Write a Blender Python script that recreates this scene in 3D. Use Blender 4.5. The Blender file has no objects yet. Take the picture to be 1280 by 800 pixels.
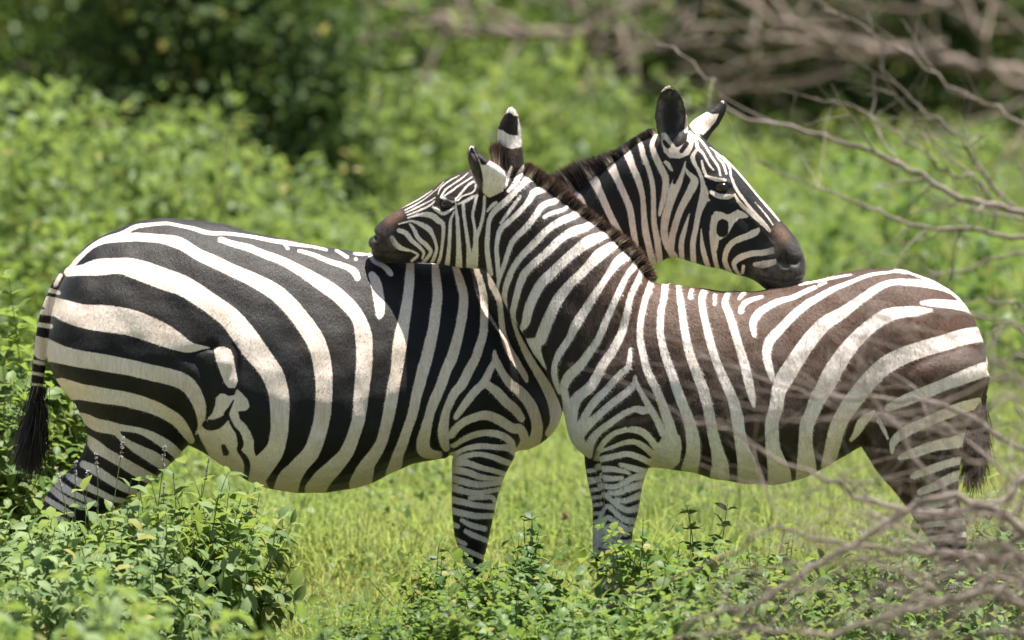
import bpy, bmesh, math, random
import numpy as np
from mathutils import Vector

# ------------------------------------------------------------------ camera, sky, sun, exposure
SC = bpy.context.scene
COL = SC.collection
R = math.radians
DIST, CAM_H, AIM_Z = 24.0, 2.60, 1.03            # camera stands 24 m from the animals, in a vehicle
PX = 0.00215                                      # metres per chart unit at the animals
PITCH = math.atan((CAM_H - AIM_Z) / DIST)
AXD = DIST / math.cos(PITCH)
cam_d = bpy.data.cameras.new('camera')
cam = bpy.data.objects.new('camera', cam_d)
COL.objects.link(cam)
cam.location = (0, -DIST, CAM_H)
cam.rotation_euler = (math.pi / 2 - PITCH, 0, 0)
cam_d.sensor_width = 36
cam_d.lens = 36 * AXD / (1280 * PX)
cam_d.clip_start, cam_d.clip_end = 0.5, 600
cam_d.dof.use_dof = True
cam_d.dof.focus_distance = AXD - 0.2
cam_d.dof.aperture_fstop = cam_d.lens / 95.0      # 95 mm wide aperture
SC.camera = cam

SUN_EL, SUN_AZ = R(79), R(52)                    # azimuth clockwise from +Y (away from the camera)
sdir = Vector((math.cos(SUN_EL) * math.sin(SUN_AZ), math.cos(SUN_EL) * math.cos(SUN_AZ), math.sin(SUN_EL)))
W = bpy.data.worlds.new('World'); SC.world = W; W.use_nodes = True
wn = W.node_tree.nodes; wl = W.node_tree.links
sky = wn.new('ShaderNodeTexSky'); sky.sky_type = 'NISHITA'; sky.sun_disc = False
sky.sun_elevation = SUN_EL; sky.sun_rotation = SUN_AZ
wl.new(sky.outputs[0], wn['Background'].inputs['Color'])
wn['Background'].inputs['Strength'].default_value = 0.05
sun_d = bpy.data.lights.new('sun', 'SUN'); sun_d.energy = 5.0; sun_d.angle = R(0.53); sun_d.color = (1, .955, .88)
sun = bpy.data.objects.new('sun', sun_d); COL.objects.link(sun)
sun.rotation_euler = sdir.to_track_quat('Z', 'Y').to_euler()
SC.view_settings.view_transform = 'Standard'; SC.view_settings.look = 'None'
SC.view_settings.exposure = 1.45; SC.view_settings.gamma = 1
SC.render.engine = 'CYCLES'
SC.cycles.use_denoising = True
SC.cycles.max_bounces = 8
SC.cycles.sample_clamp_indirect = 6

# ------------------------------------------------------------------ helpers
SP, CP = math.sin(PITCH), math.cos(PITCH)
FPX = AXD / PX
def at(px, py, Y):
    """the point at depth Y on the sight line through chart position px, py"""
    u, v = (px - 640) / FPX, (400 - py) / FPX
    d = (u, CP + v * SP, -SP + v * CP)
    t = (Y + DIST) / d[1]
    return np.array((d[0] * t, Y, CAM_H + d[2] * t))
def chart(V):
    """side chart of a body: which chart position a body point has when seen from the side"""
    x, y, z = V[:, 0], V[:, 1] + DIST, V[:, 2] - CAM_H
    f = y * CP - z * SP; u = y * SP + z * CP
    return np.stack((640 + FPX * x / f, 400 - FPX * u / f), 1)
def xg(px, Y): return float(at(px, 400, Y)[0])
def topz(py, Y): return float(at(640, py, Y)[2])

def catmull(P, sub):
    P = np.asarray(P, float); n = len(P); out = []
    for i in range(n - 1):
        p0 = P[i - 1] if i else 2 * P[0] - P[1]
        p3 = P[i + 2] if i + 2 < n else 2 * P[-1] - P[-2]
        p1, p2 = P[i], P[i + 1]
        for k in range(sub):
            t = k / sub
            out.append(.5 * (2 * p1 + (p2 - p0) * t + (2 * p0 - 5 * p1 + 4 * p2 - p3) * t * t + (3 * p1 - p0 - 3 * p2 + p3) * t ** 3))
    out.append(P[-1])
    return np.array(out)

def mesh_from(name, V, F):
    """V (n,3); F list of index arrays (m,k): one mesh with numpy speed"""
    me = bpy.data.meshes.new(name)
    F = [np.asarray(f, np.int32) for f in F if len(f)]
    tot = np.concatenate([np.full(len(f), f.shape[1], np.int32) for f in F])
    li = np.concatenate([f.ravel() for f in F])
    me.vertices.add(len(V)); me.vertices.foreach_set('co', np.asarray(V, np.float32).ravel())
    me.loops.add(len(li)); me.loops.foreach_set('vertex_index', li)
    me.polygons.add(len(tot))
    me.polygons.foreach_set('loop_start', np.concatenate(([0], np.cumsum(tot)[:-1])).astype(np.int32))
    me.polygons.foreach_set('use_smooth', np.ones(len(tot), bool))
    me.update(calc_edges=True)
    return me
def attr(me, name, data):
    a = me.attributes.new(name, 'FLOAT', 'POINT'); a.data.foreach_set('value', np.asarray(data, np.float32))
def obj(name, me, mat=None, parent=None, loc=None):
    o = bpy.data.objects.new(name, me); COL.objects.link(o)
    if mat is not None and not me.materials: me.materials.append(mat)
    if parent is not None: o.parent = parent
    if loc is not None: o.location = loc
    return o
def tag(o, label=None, cat=None, group=None, kind=None):
    for k, v in (('label', label), ('category', cat), ('group', group), ('kind', kind)):
        if v: o[k] = v
    return o
def empty(name, loc, rz=0):
    o = bpy.data.objects.new(name, None); COL.objects.link(o); o.location = loc; o.rotation_euler[2] = rz
    o.empty_display_size = .1
    return o

def new_mat(name):
    m = bpy.data.materials.new(name); m.use_nodes = True
    nt = m.node_tree; nt.nodes.clear()
    return m, nt.nodes, nt.links
def node(ns, kind, **kw):
    n = ns.new(kind)
    for k, v in kw.items():
        if k.startswith('i_'):
            key = k[2:]
            n.inputs[int(key) if key.isdigit() else key.replace('_', ' ')].default_value = v
        else: setattr(n, k, v)
    return n
def mixc(ns, ls, fac, a, b, blend='MIX'):
    n = ns.new('ShaderNodeMix'); n.data_type = 'RGBA'; n.blend_type = blend
    for s, v in ((n.inputs['Factor'], fac), (n.inputs['A'], a), (n.inputs['B'], b)):
        pass
    for idx, v in ((0, fac), (6, a), (7, b)):
        if hasattr(v, 'links'): ls.new(v, n.inputs[idx])
        elif idx == 0: n.inputs[0].default_value = v
        else: n.inputs[idx].default_value = (*v, 1)
    return n.outputs[2]
def mth(ns, ls, op, a, b=None, c=None, clamp=False):
    n = ns.new('ShaderNodeMath'); n.operation = op; n.use_clamp = clamp
    for i, v in enumerate((a, b, c)):
        if v is None: continue
        if hasattr(v, 'links'): ls.new(v, n.inputs[i])
        else: n.inputs[i].default_value = v
    return n.outputs[0]
def rng(ns, ls, v, a, b, c, d, smooth=False):
    n = ns.new('ShaderNodeMapRange'); n.clamp = True
    if smooth: n.interpolation_type = 'SMOOTHSTEP'
    ls.new(v, n.inputs[0])
    for i, q in enumerate((a, b, c, d)): n.inputs[i + 1].default_value = q
    return n.outputs[0]
def noise(ns, ls, scale, detail=3, rough=.5, vec=None):
    n = ns.new('ShaderNodeTexNoise'); n.inputs['Scale'].default_value = scale
    n.inputs['Detail'].default_value = detail; n.inputs['Roughness'].default_value = rough
    if vec is not None: ls.new(vec, n.inputs['Vector'])
    return n.outputs['Fac']
def verts(me):
    a = np.empty(len(me.vertices) * 3, np.float32); me.vertices.foreach_get('co', a); return a.reshape(-1, 3).astype(float)
def normals(me):
    a = np.empty(len(me.vertices) * 3, np.float32); me.vertex_normals.foreach_get('vector', a); return a.reshape(-1, 3).astype(float)
def put(me, V): me.vertices.foreach_set('co', V.astype(np.float32).ravel()); me.update()
# ------------------------------------------------------------------ ground and plant material
def leaf_mat(name, c1, c2, trans, tr_amt=.45, rough=.45, gloss=.35):
    c1, c2, trans = [tuple(.78 * k for k in c) for c in (c1, c2, trans)]
    m, ns, ls = new_mat(name)
    out = node(ns, 'ShaderNodeOutputMaterial')
    v = node(ns, 'ShaderNodeAttribute', attribute_name='vary').outputs['Fac']
    tc = node(ns, 'ShaderNodeTexCoord')
    big = noise(ns, ls, 1.3, 2, .5, node(ns, 'ShaderNodeNewGeometry').outputs['Position'])
    c = mixc(ns, ls, v, c1, c2)
    c = mixc(ns, ls, rng(ns, ls, v, .945, .96, 0, .75), c, (.28, .23, .055))
    hsv = node(ns, 'ShaderNodeHueSaturation'); ls.new(c, hsv.inputs['Color']); ls.new(rng(ns, ls, big, .3, .7, .8, 1.2), hsv.inputs['Value'])
    b = node(ns, 'ShaderNodeBsdfPrincipled'); ls.new(hsv.outputs[0], b.inputs['Base Color'])
    b.inputs['Roughness'].default_value = rough; b.inputs['Specular IOR Level'].default_value = gloss
    t = node(ns, 'ShaderNodeBsdfTranslucent')
    ls.new(mixc(ns, ls, .75, hsv.outputs[0], trans), t.inputs['Color'])
    mx = node(ns, 'ShaderNodeMixShader'); mx.inputs[0].default_value = tr_amt
    ls.new(b.outputs[0], mx.inputs[1]); ls.new(t.outputs[0], mx.inputs[2]); ls.new(mx.outputs[0], out.inputs[0])
    return m
def bark_mat(name, c1, c2, scale=14):
    m, ns, ls = new_mat(name)
    b = node(ns, 'ShaderNodeBsdfPrincipled'); ls.new(b.outputs[0], node(ns, 'ShaderNodeOutputMaterial').inputs[0])
    tc = node(ns, 'ShaderNodeTexCoord')
    n = noise(ns, ls, scale, 5, .65, tc.outputs['Object'])
    ls.new(mixc(ns, ls, rng(ns, ls, n, .35, .65, 0, 1), c1, c2), b.inputs['Base Color'])
    b.inputs['Roughness'].default_value = .85
    bp = node(ns, 'ShaderNodeBump', i_Strength=.5, i_Distance=.004); ls.new(n, bp.inputs['Height']); ls.new(bp.outputs[0], b.inputs['Normal'])
    return m
M_LEAF = leaf_mat('fresh herb leaf', (.09, .165, .035), (.20, .29, .075), (.38, .50, .09), .45, .5, .28)
M_LEAFD = leaf_mat('deep green leaf', (.07, .145, .038), (.18, .28, .075), (.36, .52, .09), .4, .5, .28)
M_LEAFG = leaf_mat('grey green downy leaf', (.12, .20, .07), (.28, .37, .16), (.42, .55, .14), .4, .6, .2)
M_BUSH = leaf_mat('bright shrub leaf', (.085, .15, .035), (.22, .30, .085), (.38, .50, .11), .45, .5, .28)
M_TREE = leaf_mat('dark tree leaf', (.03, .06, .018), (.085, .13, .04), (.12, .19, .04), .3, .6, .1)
M_GRASS = leaf_mat('sunny grass', (.15, .25, .055), (.48, .50, .17), (.58, .68, .17), .48, .5, .3)
M_STRAW = leaf_mat('seed head straw', (.46, .37, .24), (.60, .50, .34), (.55, .44, .26), .4, .7, .1)
M_PINK = leaf_mat('pale pink flower spike', (.72, .62, .64), (.86, .78, .80), (.7, .58, .6), .3, .7, .1)
M_STEM = bark_mat('green stem', (.08, .13, .03), (.14, .18, .05), 30)
M_TWIG = bark_mat('grey brown dead twig', (.11, .085, .07), (.26, .21, .18))
M_WOOD = bark_mat('weathered dead wood', (.075, .055, .042), (.21, .16, .12), 7)
M_BARK = bark_mat('tree bark', (.06, .045, .03), (.16, .12, .085), 7)

gm, gns, gls = new_mat('green soil')
gb = node(gns, 'ShaderNodeBsdfPrincipled'); gls.new(gb.outputs[0], node(gns, 'ShaderNodeOutputMaterial').inputs[0])
gpos = node(gns, 'ShaderNodeNewGeometry').outputs['Position']
g1 = noise(gns, gls, 1.1, 5, .6, gpos); g2 = noise(gns, gls, 22, 4, .65, gpos)
gc = mixc(gns, gls, rng(gns, gls, g2, .35, .65, 0, 1), (.115, .128, .043), (.195, .183, .078))
gc = mixc(gns, gls, rng(gns, gls, g1, .52, .70, 0, .8), gc, (.18, .115, .075))
gls.new(gc, gb.inputs['Base Color']); gb.inputs['Roughness'].default_value = .95
gbp = node(gns, 'ShaderNodeBump', i_Strength=.8, i_Distance=.03); gls.new(g2, gbp.inputs['Height']); gls.new(gbp.outputs[0], gb.inputs['Normal'])
def gz(x, y):
    """height of the ground"""
    k = np.clip((np.hypot(x, y) - 2.5) / 6, 0, 1)
    t = np.clip((y - .3) / 1.8, 0, 1); rise = .25 * t * t * (3 - 2 * t)
    return rise + k * (.05 * np.sin(x * .9 + 1.3) * np.cos(y * .7) + .07 * np.sin(x * .31 + y * .23)) + .015 * np.sin(x * 3.1) * np.sin(y * 2.7)
def hgt(px, py, Y): return topz(py, Y) - float(gz(xg(px, Y), Y))
def build_ground():
    xs = np.concatenate((np.linspace(-260, -14, 20), np.linspace(-12, 12, 97), np.linspace(14, 260, 20)))
    ys = np.concatenate((np.linspace(-60, -12, 10), np.linspace(-11, 30, 124), np.linspace(32, 420, 50)))
    X, Y = np.meshgrid(xs, ys); V = np.stack((X.ravel(), Y.ravel(), gz(X, Y).ravel() - .01), 1)
    nx = len(xs); i = np.arange(len(ys) - 1)[:, None] * nx + np.arange(nx - 1)[None]
    i = i.ravel(); o = obj('ground', mesh_from('ground', V, [np.stack((i, i + 1, i + nx + 1, i + nx), 1)]), gm)
    tag(o, 'flat savanna ground under the green growth', kind='structure')
build_ground()

# ------------------------------------------------------------------ leaves, stems, grass
def unit(a): return a / (np.linalg.norm(a, axis=-1, keepdims=True) + 1e-9)
LT = np.array([(0, 0, 0), (.33, 0, -.03), (.68, 0, -.01), (1, 0, -.10), (.28, .46, .07), (.64, .40, .05), (.28, -.46, .07), (.64, -.40, .05)])
LQ = np.array([(1, 4, 5, 2), (1, 2, 7, 6)]); LTri = np.array([(0, 4, 1), (2, 5, 3), (0, 1, 6), (2, 3, 7)])
def leaf_batch(P, A, N, L, Wd, curl, rs, simple=False):
    n = len(P); A = unit(A); S = unit(np.cross(N, A)); N = np.cross(A, S)
    if simple:
        T = np.array([(0, 0, 0), (.45, .5, .06), (1, 0, -.05), (.45, -.5, .06)]); Q, Tr = np.array([(0, 1, 2, 3)]), np.zeros((0, 3), int)
    else: T, Q, Tr = LT, LQ, LTri
    k = len(T)
    V = P[:, None] + A[:, None] * (T[None, :, :1] * L[:, None, None]) + S[:, None] * (T[None, :, 1:2] * Wd[:, None, None]) \
        + N[:, None] * ((T[None, :, 2:3] - curl[:, None, None] * T[None, :, :1] ** 2) * L[:, None, None])
    b = (np.arange(n) * k)[:, None, None]
    return V.reshape(-1, 3), (Q[None] + b).reshape(-1, 4), (Tr[None] + b).reshape(-1, 3), np.repeat(rs.rand(n), k)
def join(bs):
    V, Q, T, A, o = [], [], [], [], 0
    for v, q, t, a in bs:
        V.append(v); Q.append(q + o); T.append(t + o); A.append(a); o += len(v)
    return np.concatenate(V), np.concatenate(Q), np.concatenate(T), np.concatenate(A)
def leaf_mesh(name, b):
    me = mesh_from(name, b[0], [b[1], b[2]]); attr(me, 'vary', b[3]); return me
def tube(path, rad, nr=5):
    P = np.asarray(path, float); n = len(P); T = unit(np.gradient(P, axis=0))
    ref = np.where(np.abs(T[:, 2:3]) > .9, np.array([[1., 0, 0]]), np.array([[0, 0, 1.]]))
    U = unit(np.cross(T, ref)); Wv = np.cross(T, U); th = np.arange(nr) / nr * 2 * math.pi
    V = P[:, None] + (U[:, None] * np.cos(th)[None, :, None] + Wv[:, None] * np.sin(th)[None, :, None]) * np.asarray(rad)[:, None, None]
    i = np.arange(nr); j = (i + 1) % nr
    Q = np.concatenate([np.stack((a * nr + i, a * nr + j, (a + 1) * nr + j, (a + 1) * nr + i), 1) for a in range(n - 1)])
    return V.reshape(-1, 3), Q, np.zeros((0, 3), int), np.zeros(n * nr)
def stem_path(rs, base, d, length, bend=.25, n=7):
    d = unit(np.array(d, float)); p = np.array(base, float); out = [p]
    for k in range(n):
        d = unit(d + rs.normal(size=3) * bend * .5 + np.array((0, 0, .10)) * bend); p = p + d * length / n; out.append(p)
    return np.array(out)
def herb(rs, h, spread, ns, leaf, ratio, step, droop=.2, side=True):
    """a bushy herb: several leafy stems; leaves stand in pairs"""
    stems, P, A, N, L = [], [], [], [], []
    todo = []
    for k in range(ns):
        a = rs.uniform(0, 2 * math.pi); r = spread * math.sqrt(rs.rand()); hh = h * rs.uniform(.55, 1.0) * (1 - .25 * (r / spread) ** 2)
        tip = np.array((r * math.cos(a), r * math.sin(a), hh)); b = np.array((tip[0] * .2, tip[1] * .2, 0))
        todo.append((b, tip - b, np.linalg.norm(tip - b), 1.0, .1))
    q = 0
    while q < len(todo):
        b, d, ln, sc, t0 = todo[q]; q += 1
        pth = stem_path(rs, b, d, ln); r0 = .0032 * sc
        stems.append(tube(pth, np.linspace(r0, r0 * .35, len(pth)), 4))
        nl = max(3, int(ln / step)); ph = rs.uniform(0, 3)
        for i in range(nl):
            t = t0 + (1 - t0) * (i + .6) / nl; f = t * (len(pth) - 1); i0 = min(int(f), len(pth) - 2)
            p = pth[i0] + (pth[i0 + 1] - pth[i0]) * (f - i0); ax = unit(pth[i0 + 1] - pth[i0])
            if side and sc == 1 and .25 < t < .8 and rs.rand() < .42:
                o = unit(rs.normal(size=3) + np.array((0, 0, .3))); todo.append((p, unit(ax * .7 + o), ln * (1 - t) * rs.uniform(.5, .9) + .05, .6, .15))
            ph += math.pi / 2
            u = unit(np.cross(ax, (0.31, .2, .9))); w = np.cross(ax, u)
            for s in (0, math.pi):
                dr = u * math.cos(ph + s) + w * math.sin(ph + s)
                P.append(p); A.append(dr + ax * (.25 + .8 * t ** 3) - np.array((0, 0, droop)) + rs.normal(size=3) * .18)
                N.append(ax + np.array((0, 0, .9)) + rs.normal(size=3) * .3); L.append(leaf * rs.uniform(.6, 1.1) * (1 - .3 * t ** 4))
    L = np.array(L); n = len(L)
    lv = leaf_batch(np.array(P), np.array(A), np.array(N), L, L * ratio, rs.uniform(.05, .35, n), rs)
    return join(stems), lv
def clumps(rs, C, rad, per, leaf, ratio=.55):
    """simple leaves gathered round clump centres C"""
    n = len(C) * per; c = np.repeat(C, per, 0); r = np.repeat(rad, per)
    o = unit(rs.normal(size=(n, 3))) * (rs.rand(n) ** .4 * r)[:, None]; o[:, 2] *= .75
    P = c + o; P[:, 2] = np.maximum(P[:, 2], .02)
    A = unit(o + rs.normal(size=(n, 3)) * .6 * r[:, None]); A[:, 2] -= .15
    N = np.array((0, 0, 1.0)) + rs.normal(size=(n, 3)) * .45
    L = leaf * rs.uniform(.6, 1.2, n)
    return leaf_batch(P, A, N, L, L * ratio * rs.uniform(.8, 1.2, n), rs.uniform(0, .3, n), rs, True)
def shrub(rs, rx, ry, h, nclump, per, leaf, hollow=.25, low=.05):
    a = unit(rs.normal(size=(nclump, 3))); a[:, 2] = np.abs(a[:, 2]); rr = hollow + (1 - hollow) * rs.rand(nclump) ** .5
    lump = 1 + .22 * np.sin(a[:, 0] * 4 + rs.rand() * 6) * np.cos(a[:, 1] * 5 + rs.rand() * 6)
    C = a * (rr * lump)[:, None] * np.array((rx, ry, h * .92)); C[:, 2] += low * h
    stems = []
    for k in range(9):
        p = C[rs.randint(nclump)]
        stems.append(tube(stem_path(rs, (p[0] * .15, p[1] * .15, 0), p - np.array((p[0] * .15, p[1] * .15, 0)), np.linalg.norm(p), .3), np.linspace(.012, .004, 8), 5))
    return join(stems), clumps(rs, C, rs.uniform(.5, 1.2, nclump) * .16 * (h + rx) / 2, per, leaf)
def blades(P, h, wd, rs, lean=.35, seg=3):
    n = len(P); a = rs.uniform(0, 2 * math.pi, n); d = np.stack((np.cos(a), np.sin(a), np.zeros(n)), 1)
    s = np.stack((-np.sin(a), np.cos(a), np.zeros(n)), 1)
    sw = rs.uniform(0, 2 * math.pi, n); s = unit(s + .6 * np.stack((np.cos(sw), np.sin(sw), np.zeros(n)), 1)); ln = np.abs(rs.normal(size=n)) * lean + .05
    V = []
    for t, wv in ((0, 1), (.5, .8), (1, 0)):
        c = P + np.array((0, 0, 1.)) * (h * (t - .35 * ln * t * t))[:, None] + d * (h * ln * t * t)[:, None]
        V += [c - s * (wd * wv * .5)[:, None], c + s * (wd * wv * .5)[:, None]] if wv else [c]
    V = np.stack(V, 1).reshape(-1, 3); b = (np.arange(n) * 5)[:, None]
    return V, b + [0, 1, 3, 2], b + [2, 3, 4], np.repeat(rs.rand(n), 5)
def spread(rs, n, y0, y1, margin=.35, px0=-40, px1=1320):
    """n points on the ground, evenly over the visible wedge between depths y0 and y1"""
    d0, d1 = y0 + DIST, y1 + DIST
    d = np.sqrt(rs.uniform(d0 * d0, d1 * d1, n)); u = rs.uniform(px0 - 640, px1 - 640, n) * PX / DIST
    x = u * d + rs.uniform(-margin, margin, n); y = d - DIST
    return np.stack((x, y, gz(x, y)), 1)

def build_grass():
    rs = np.random.RandomState(11); bs = []
    for n, y0, y1, hm, wd in ((30000, -2.5, -.2, .11, .0045), (135000, -.2, 7, .15, .005), (60000, 7, 16, .24, .007), (30000, 16, 60, .32, .016)):
        P = spread(rs, n, y0, y1)
        tuft = np.sin(P[:, 0] * 5.1 + 2 * np.sin(P[:, 1] * 3.3)) * np.sin(P[:, 1] * 4.7 + P[:, 0])
        h = hm * (.3 + .85 * rs.rand(n) ** 1.5) * (1 + .6 * tuft)
        bl = blades(P, h, wd * rs.uniform(.6, 1.3, n), rs, 1.0)
        patch = .5 + .28 * np.sin(P[:, 0] * 2.9 + 1.9 * np.sin(P[:, 1] * 1.1)) * np.sin(P[:, 1] * 1.6 + 1.2 * np.sin(P[:, 0] * 2.1)) + .25 * np.sin(P[:, 0] * 11 + P[:, 1] * 3) * np.sin(P[:, 1] * 6.5 - P[:, 0] * 4)
        bs.append((*bl[:3], np.repeat(np.clip(patch + rs.normal(size=n) * .22, 0, 1), 5)))
    o = obj('grass', leaf_mesh('grass', join(bs)), M_GRASS)
    tag(o, 'sunny yellow-green grass carpeting the ground', 'grass', kind='stuff')
build_grass()

def build_undergrowth():
    rs = np.random.RandomState(21); bs = []
    # low ground-cover leaves between the grass, thin on the open patch behind the animals
    P = spread(rs, 9000, .3, 10); k = rs.rand(len(P)) < .22 + .55 * (np.sin(P[:, 0] * 1.7) * np.sin(P[:, 1] * 1.3 + .5) > .35); P = P[k]
    P[:, 2] += rs.uniform(.02, .12, len(P)); bs.append(clumps(rs, P, rs.uniform(.04, .09, len(P)), 9, .032, .65))
    # knee-high growth further back
    for n, y0, y1, hm, per, leaf in ((2300, 8, 17, .52, 22, .06), (1500, 17, 34, .5, 22, .085), (1100, 34, 80, .6, 20, .14)):
        P = spread(rs, n, y0, y1)
        u = P[:, 0] / (P[:, 1] + DIST) * DIST / PX + 640
        hole = 1 - .85 * (np.abs(u - 285) < 120) * (P[:, 1] > 9.5) * (P[:, 1] < 20)
        dens = hole * np.clip(1.05 - .75 * np.clip((u - 760) / 250, 0, 1) * (P[:, 1] < 16), 0, 1) * np.clip((P[:, 1] - 6) / 5, .15, 1)
        lump = .5 + .5 * np.sin(P[:, 0] * 2.3 + 1.7 * np.sin(P[:, 1] * .9)) * np.sin(P[:, 1] * 1.9 + P[:, 0] * .7)
        P = P[rs.rand(n) < dens * (.35 + .65 * lump)]
        m = len(P); lp = .55 + .45 * np.sin(P[:, 0] * 2.3 + 1.7 * np.sin(P[:, 1] * .9)) * np.sin(P[:, 1] * 1.9 + P[:, 0] * .7)
        P[:, 2] += hm * rs.rand(m) ** .6 * (.45 + .75 * lp)
        bs.append(clumps(rs, P, rs.uniform(.10, .22, m) * (1 if y0 < 30 else 1.6), per, leaf))
    o = obj('undergrowth', leaf_mesh('undergrowth', join(bs)), M_BUSH)
    tag(o, 'bright knee-high green undergrowth spreading behind the zebras', 'undergrowth', kind='stuff')
build_undergrowth()

def plant(name, kind_mesh, px, Y, rz, sc, label, group, mats, cat='plant'):
    x = xg(px, Y); e = empty(name, (x, Y, float(gz(x, Y)) - .01), rz); e.scale = (sc,) * 3 if np.isscalar(sc) else sc
    tag(e, label, cat, group)
    st, lv = kind_mesh
    obj('stem', st, mats[0], e); obj('foliage', lv, mats[1], e)
    return e
_rs = np.random.RandomState(5)
def hk(*a, mesh='herb', **kw):
    nom = kw.pop('nom'); st, lv = herb(_rs, *a, **kw)
    k = nom / np.percentile(lv[0][:, 2], 99.3)
    for p in (st, lv): p[0][:] *= np.array((.5 + .5 * k, .5 + .5 * k, k))
    return leaf_mesh('stem', st), leaf_mesh('foliage', lv)
ROUND = [hk(.62, .26, 12, .047, .84, .037, droop=.25, nom=.60) for _ in range(3)]
OVATE = [hk(.75, .32, 12, .072, .58, .048, droop=.45, nom=.72) for _ in range(3)]
TALL = [hk(1.15, .32, 13, .08, .62, .05, droop=.35, nom=1.1) for _ in range(2)]
DOWNY = [hk(.60, .32, 14, .064, .6, .04, droop=.7, nom=.58) for _ in range(2)]

G_C = 'round-leaved herbs round the forelegs'
for i, (px, Y, top) in enumerate(((565, -.45, 690), (602, -.35, 646), (642, -.5, 664), (585, -.8, 702), (662, -.9, 714), (545, -1.0, 742), (700, -.9, 736), (625, -1.2, 726), (520, -1.2, 756), (590, -1.4, 745), (665, -1.6, 750))):
    plant('leafy_herb', ROUND[i % 3], px, Y, i * 1.3, hgt(px, top, Y) / .60, 'round-leaved green herb growing at the foreleg of the left zebra', G_C, (M_STEM, M_LEAFD if i % 3 else M_LEAF))
for i, (px, Y, top) in enumerate(((820, -.6, 650), (850, -.45, 640), (890, -.6, 676), (930, -.5, 662), (800, -1.0, 722), (850, -1.1, 690), (900, -1.3, 705), (735, -1.1, 745), (960, -1.0, 700), (765, -1.4, 752), (830, -1.7, 742), (1000, -.5, 684), (720, -1.9, 760), (900, -1.9, 745))):
    plant('leafy_herb', (ROUND + OVATE)[i % 5], px, Y, i * 2.1, hgt(px, top, Y) / (.60, .60, .60, .72, .72)[i % 5], 'green herb crowding the forelegs of the right zebra', 'herbs at the forelegs of the right zebra', (M_STEM, M_LEAF if i % 2 else M_LEAFG))
for i, (px, Y, top) in enumerate(((395, -1.0, 752), (440, -1.0, 746), (480, -.95, 756), (420, -1.4, 770), (500, -1.4, 772))):
    plant('leafy_herb', ROUND[(i + 1) % 3], px, Y, i * .9, hgt(px, top, Y) / .60, 'dark-leaved low herb at the bottom edge between the two left legs', 'dark low herbs at the bottom edge', (M_STEM, M_LEAFD))
for i, (px, Y, top) in enumerate(((60, -.45, 640), (105, -.5, 640), (150, -.55, 640), (30, -.6, 650), (85, -.8, 650), (140, -.85, 650), (180, -.7, 672), (10, -.9, 660), (50, -1.2, 690), (120, -1.2, 690), (165, -1.1, 700))):
    plant('leafy_herb', DOWNY[i % 2], px, Y, i * 1.7, hgt(px, top, Y) / .58, 'grey-green downy herb in front of the striped hind legs at left', 'downy herbs before the left hind legs', (M_STEM, M_LEAFG))
for i, (px, Y, top) in enumerate(((205, -.4, 606), (238, -.42, 582), (220, -.6, 630), (258, -.4, 592))):
    plant('leafy_herb', OVATE[i % 3], px, Y, i * 1.1 + .4, hgt(px, top, Y) / .72, 'leafy herb leaning out under the belly of the left zebra', 'herbs under the left belly', (M_STEM, M_LEAF))
for i, (px, Y, top) in enumerate(((8, 1.3, 350), (34, 1.1, 376), (-16, 1.0, 400), (16, .9, 470), (58, 1.3, 506), (-4, .7, 520), (88, 1.2, 548), (48, .9, 566), (116, 1.0, 596))):
    plant('tall_herb', TALL[i % 2], px, Y, i * 1.9, (hgt(px, top, Y) / 1.1,) * 3, 'tall big-leaved herb behind the tail of the left zebra', 'tall herbs at the left edge', (M_STEM, M_LEAF))
for i, (px, Y, top) in enumerate(((30, -4.2, 726), (90, -4.4, 730), (150, -4.0, 748), (-20, -4.0, 722), (205, -4.3, 765), (300, -4.2, 774), (60, -3.6, 755))):
    plant('leafy_herb', OVATE[i % 3], px, Y, i * 1.5, hgt(px, top, Y) / .72, 'out-of-focus leafy herb close to the camera at bottom left', 'blurred herbs at the bottom left', (M_STEM, M_LEAF))
for i, (px, Y, top) in enumerate(((1180, .5, 650), (1225, .4, 600), (1150, .2, 676), (1260, .6, 640), (1110, .3, 690), (1200, -.4, 700), (1060, -.3, 700), (1270, -.5, 690), (1130, -.9, 730), (1040, -1.3, 740), (1220, -1.2, 745))):
    plant('leafy_herb', (OVATE + ROUND)[i % 6], px, Y, i * 2.3, hgt(px, top, Y) / (.72, .72, .72, .6, .6, .6)[i % 6], 'leafy herb behind the dead twigs at the right hind legs', 'herbs at the right hind legs', (M_STEM, M_LEAF if i % 2 else M_LEAFD))
for i, (px, Y, top) in enumerate(((345, 7.5, 292), (385, 7.2, 268), (420, 7.4, 262), (455, 7.8, 280), (300, 7.6, 300), (400, 8, 280))):
    plant('tall_herb', TALL[i % 2], px, Y, i * 1.2, (hgt(px, top, Y) / 1.1,) * 3, 'tall herb showing just above the back of the left zebra', 'tall herbs above the left back', (M_STEM, M_LEAFD if i % 2 else M_LEAF))

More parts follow.
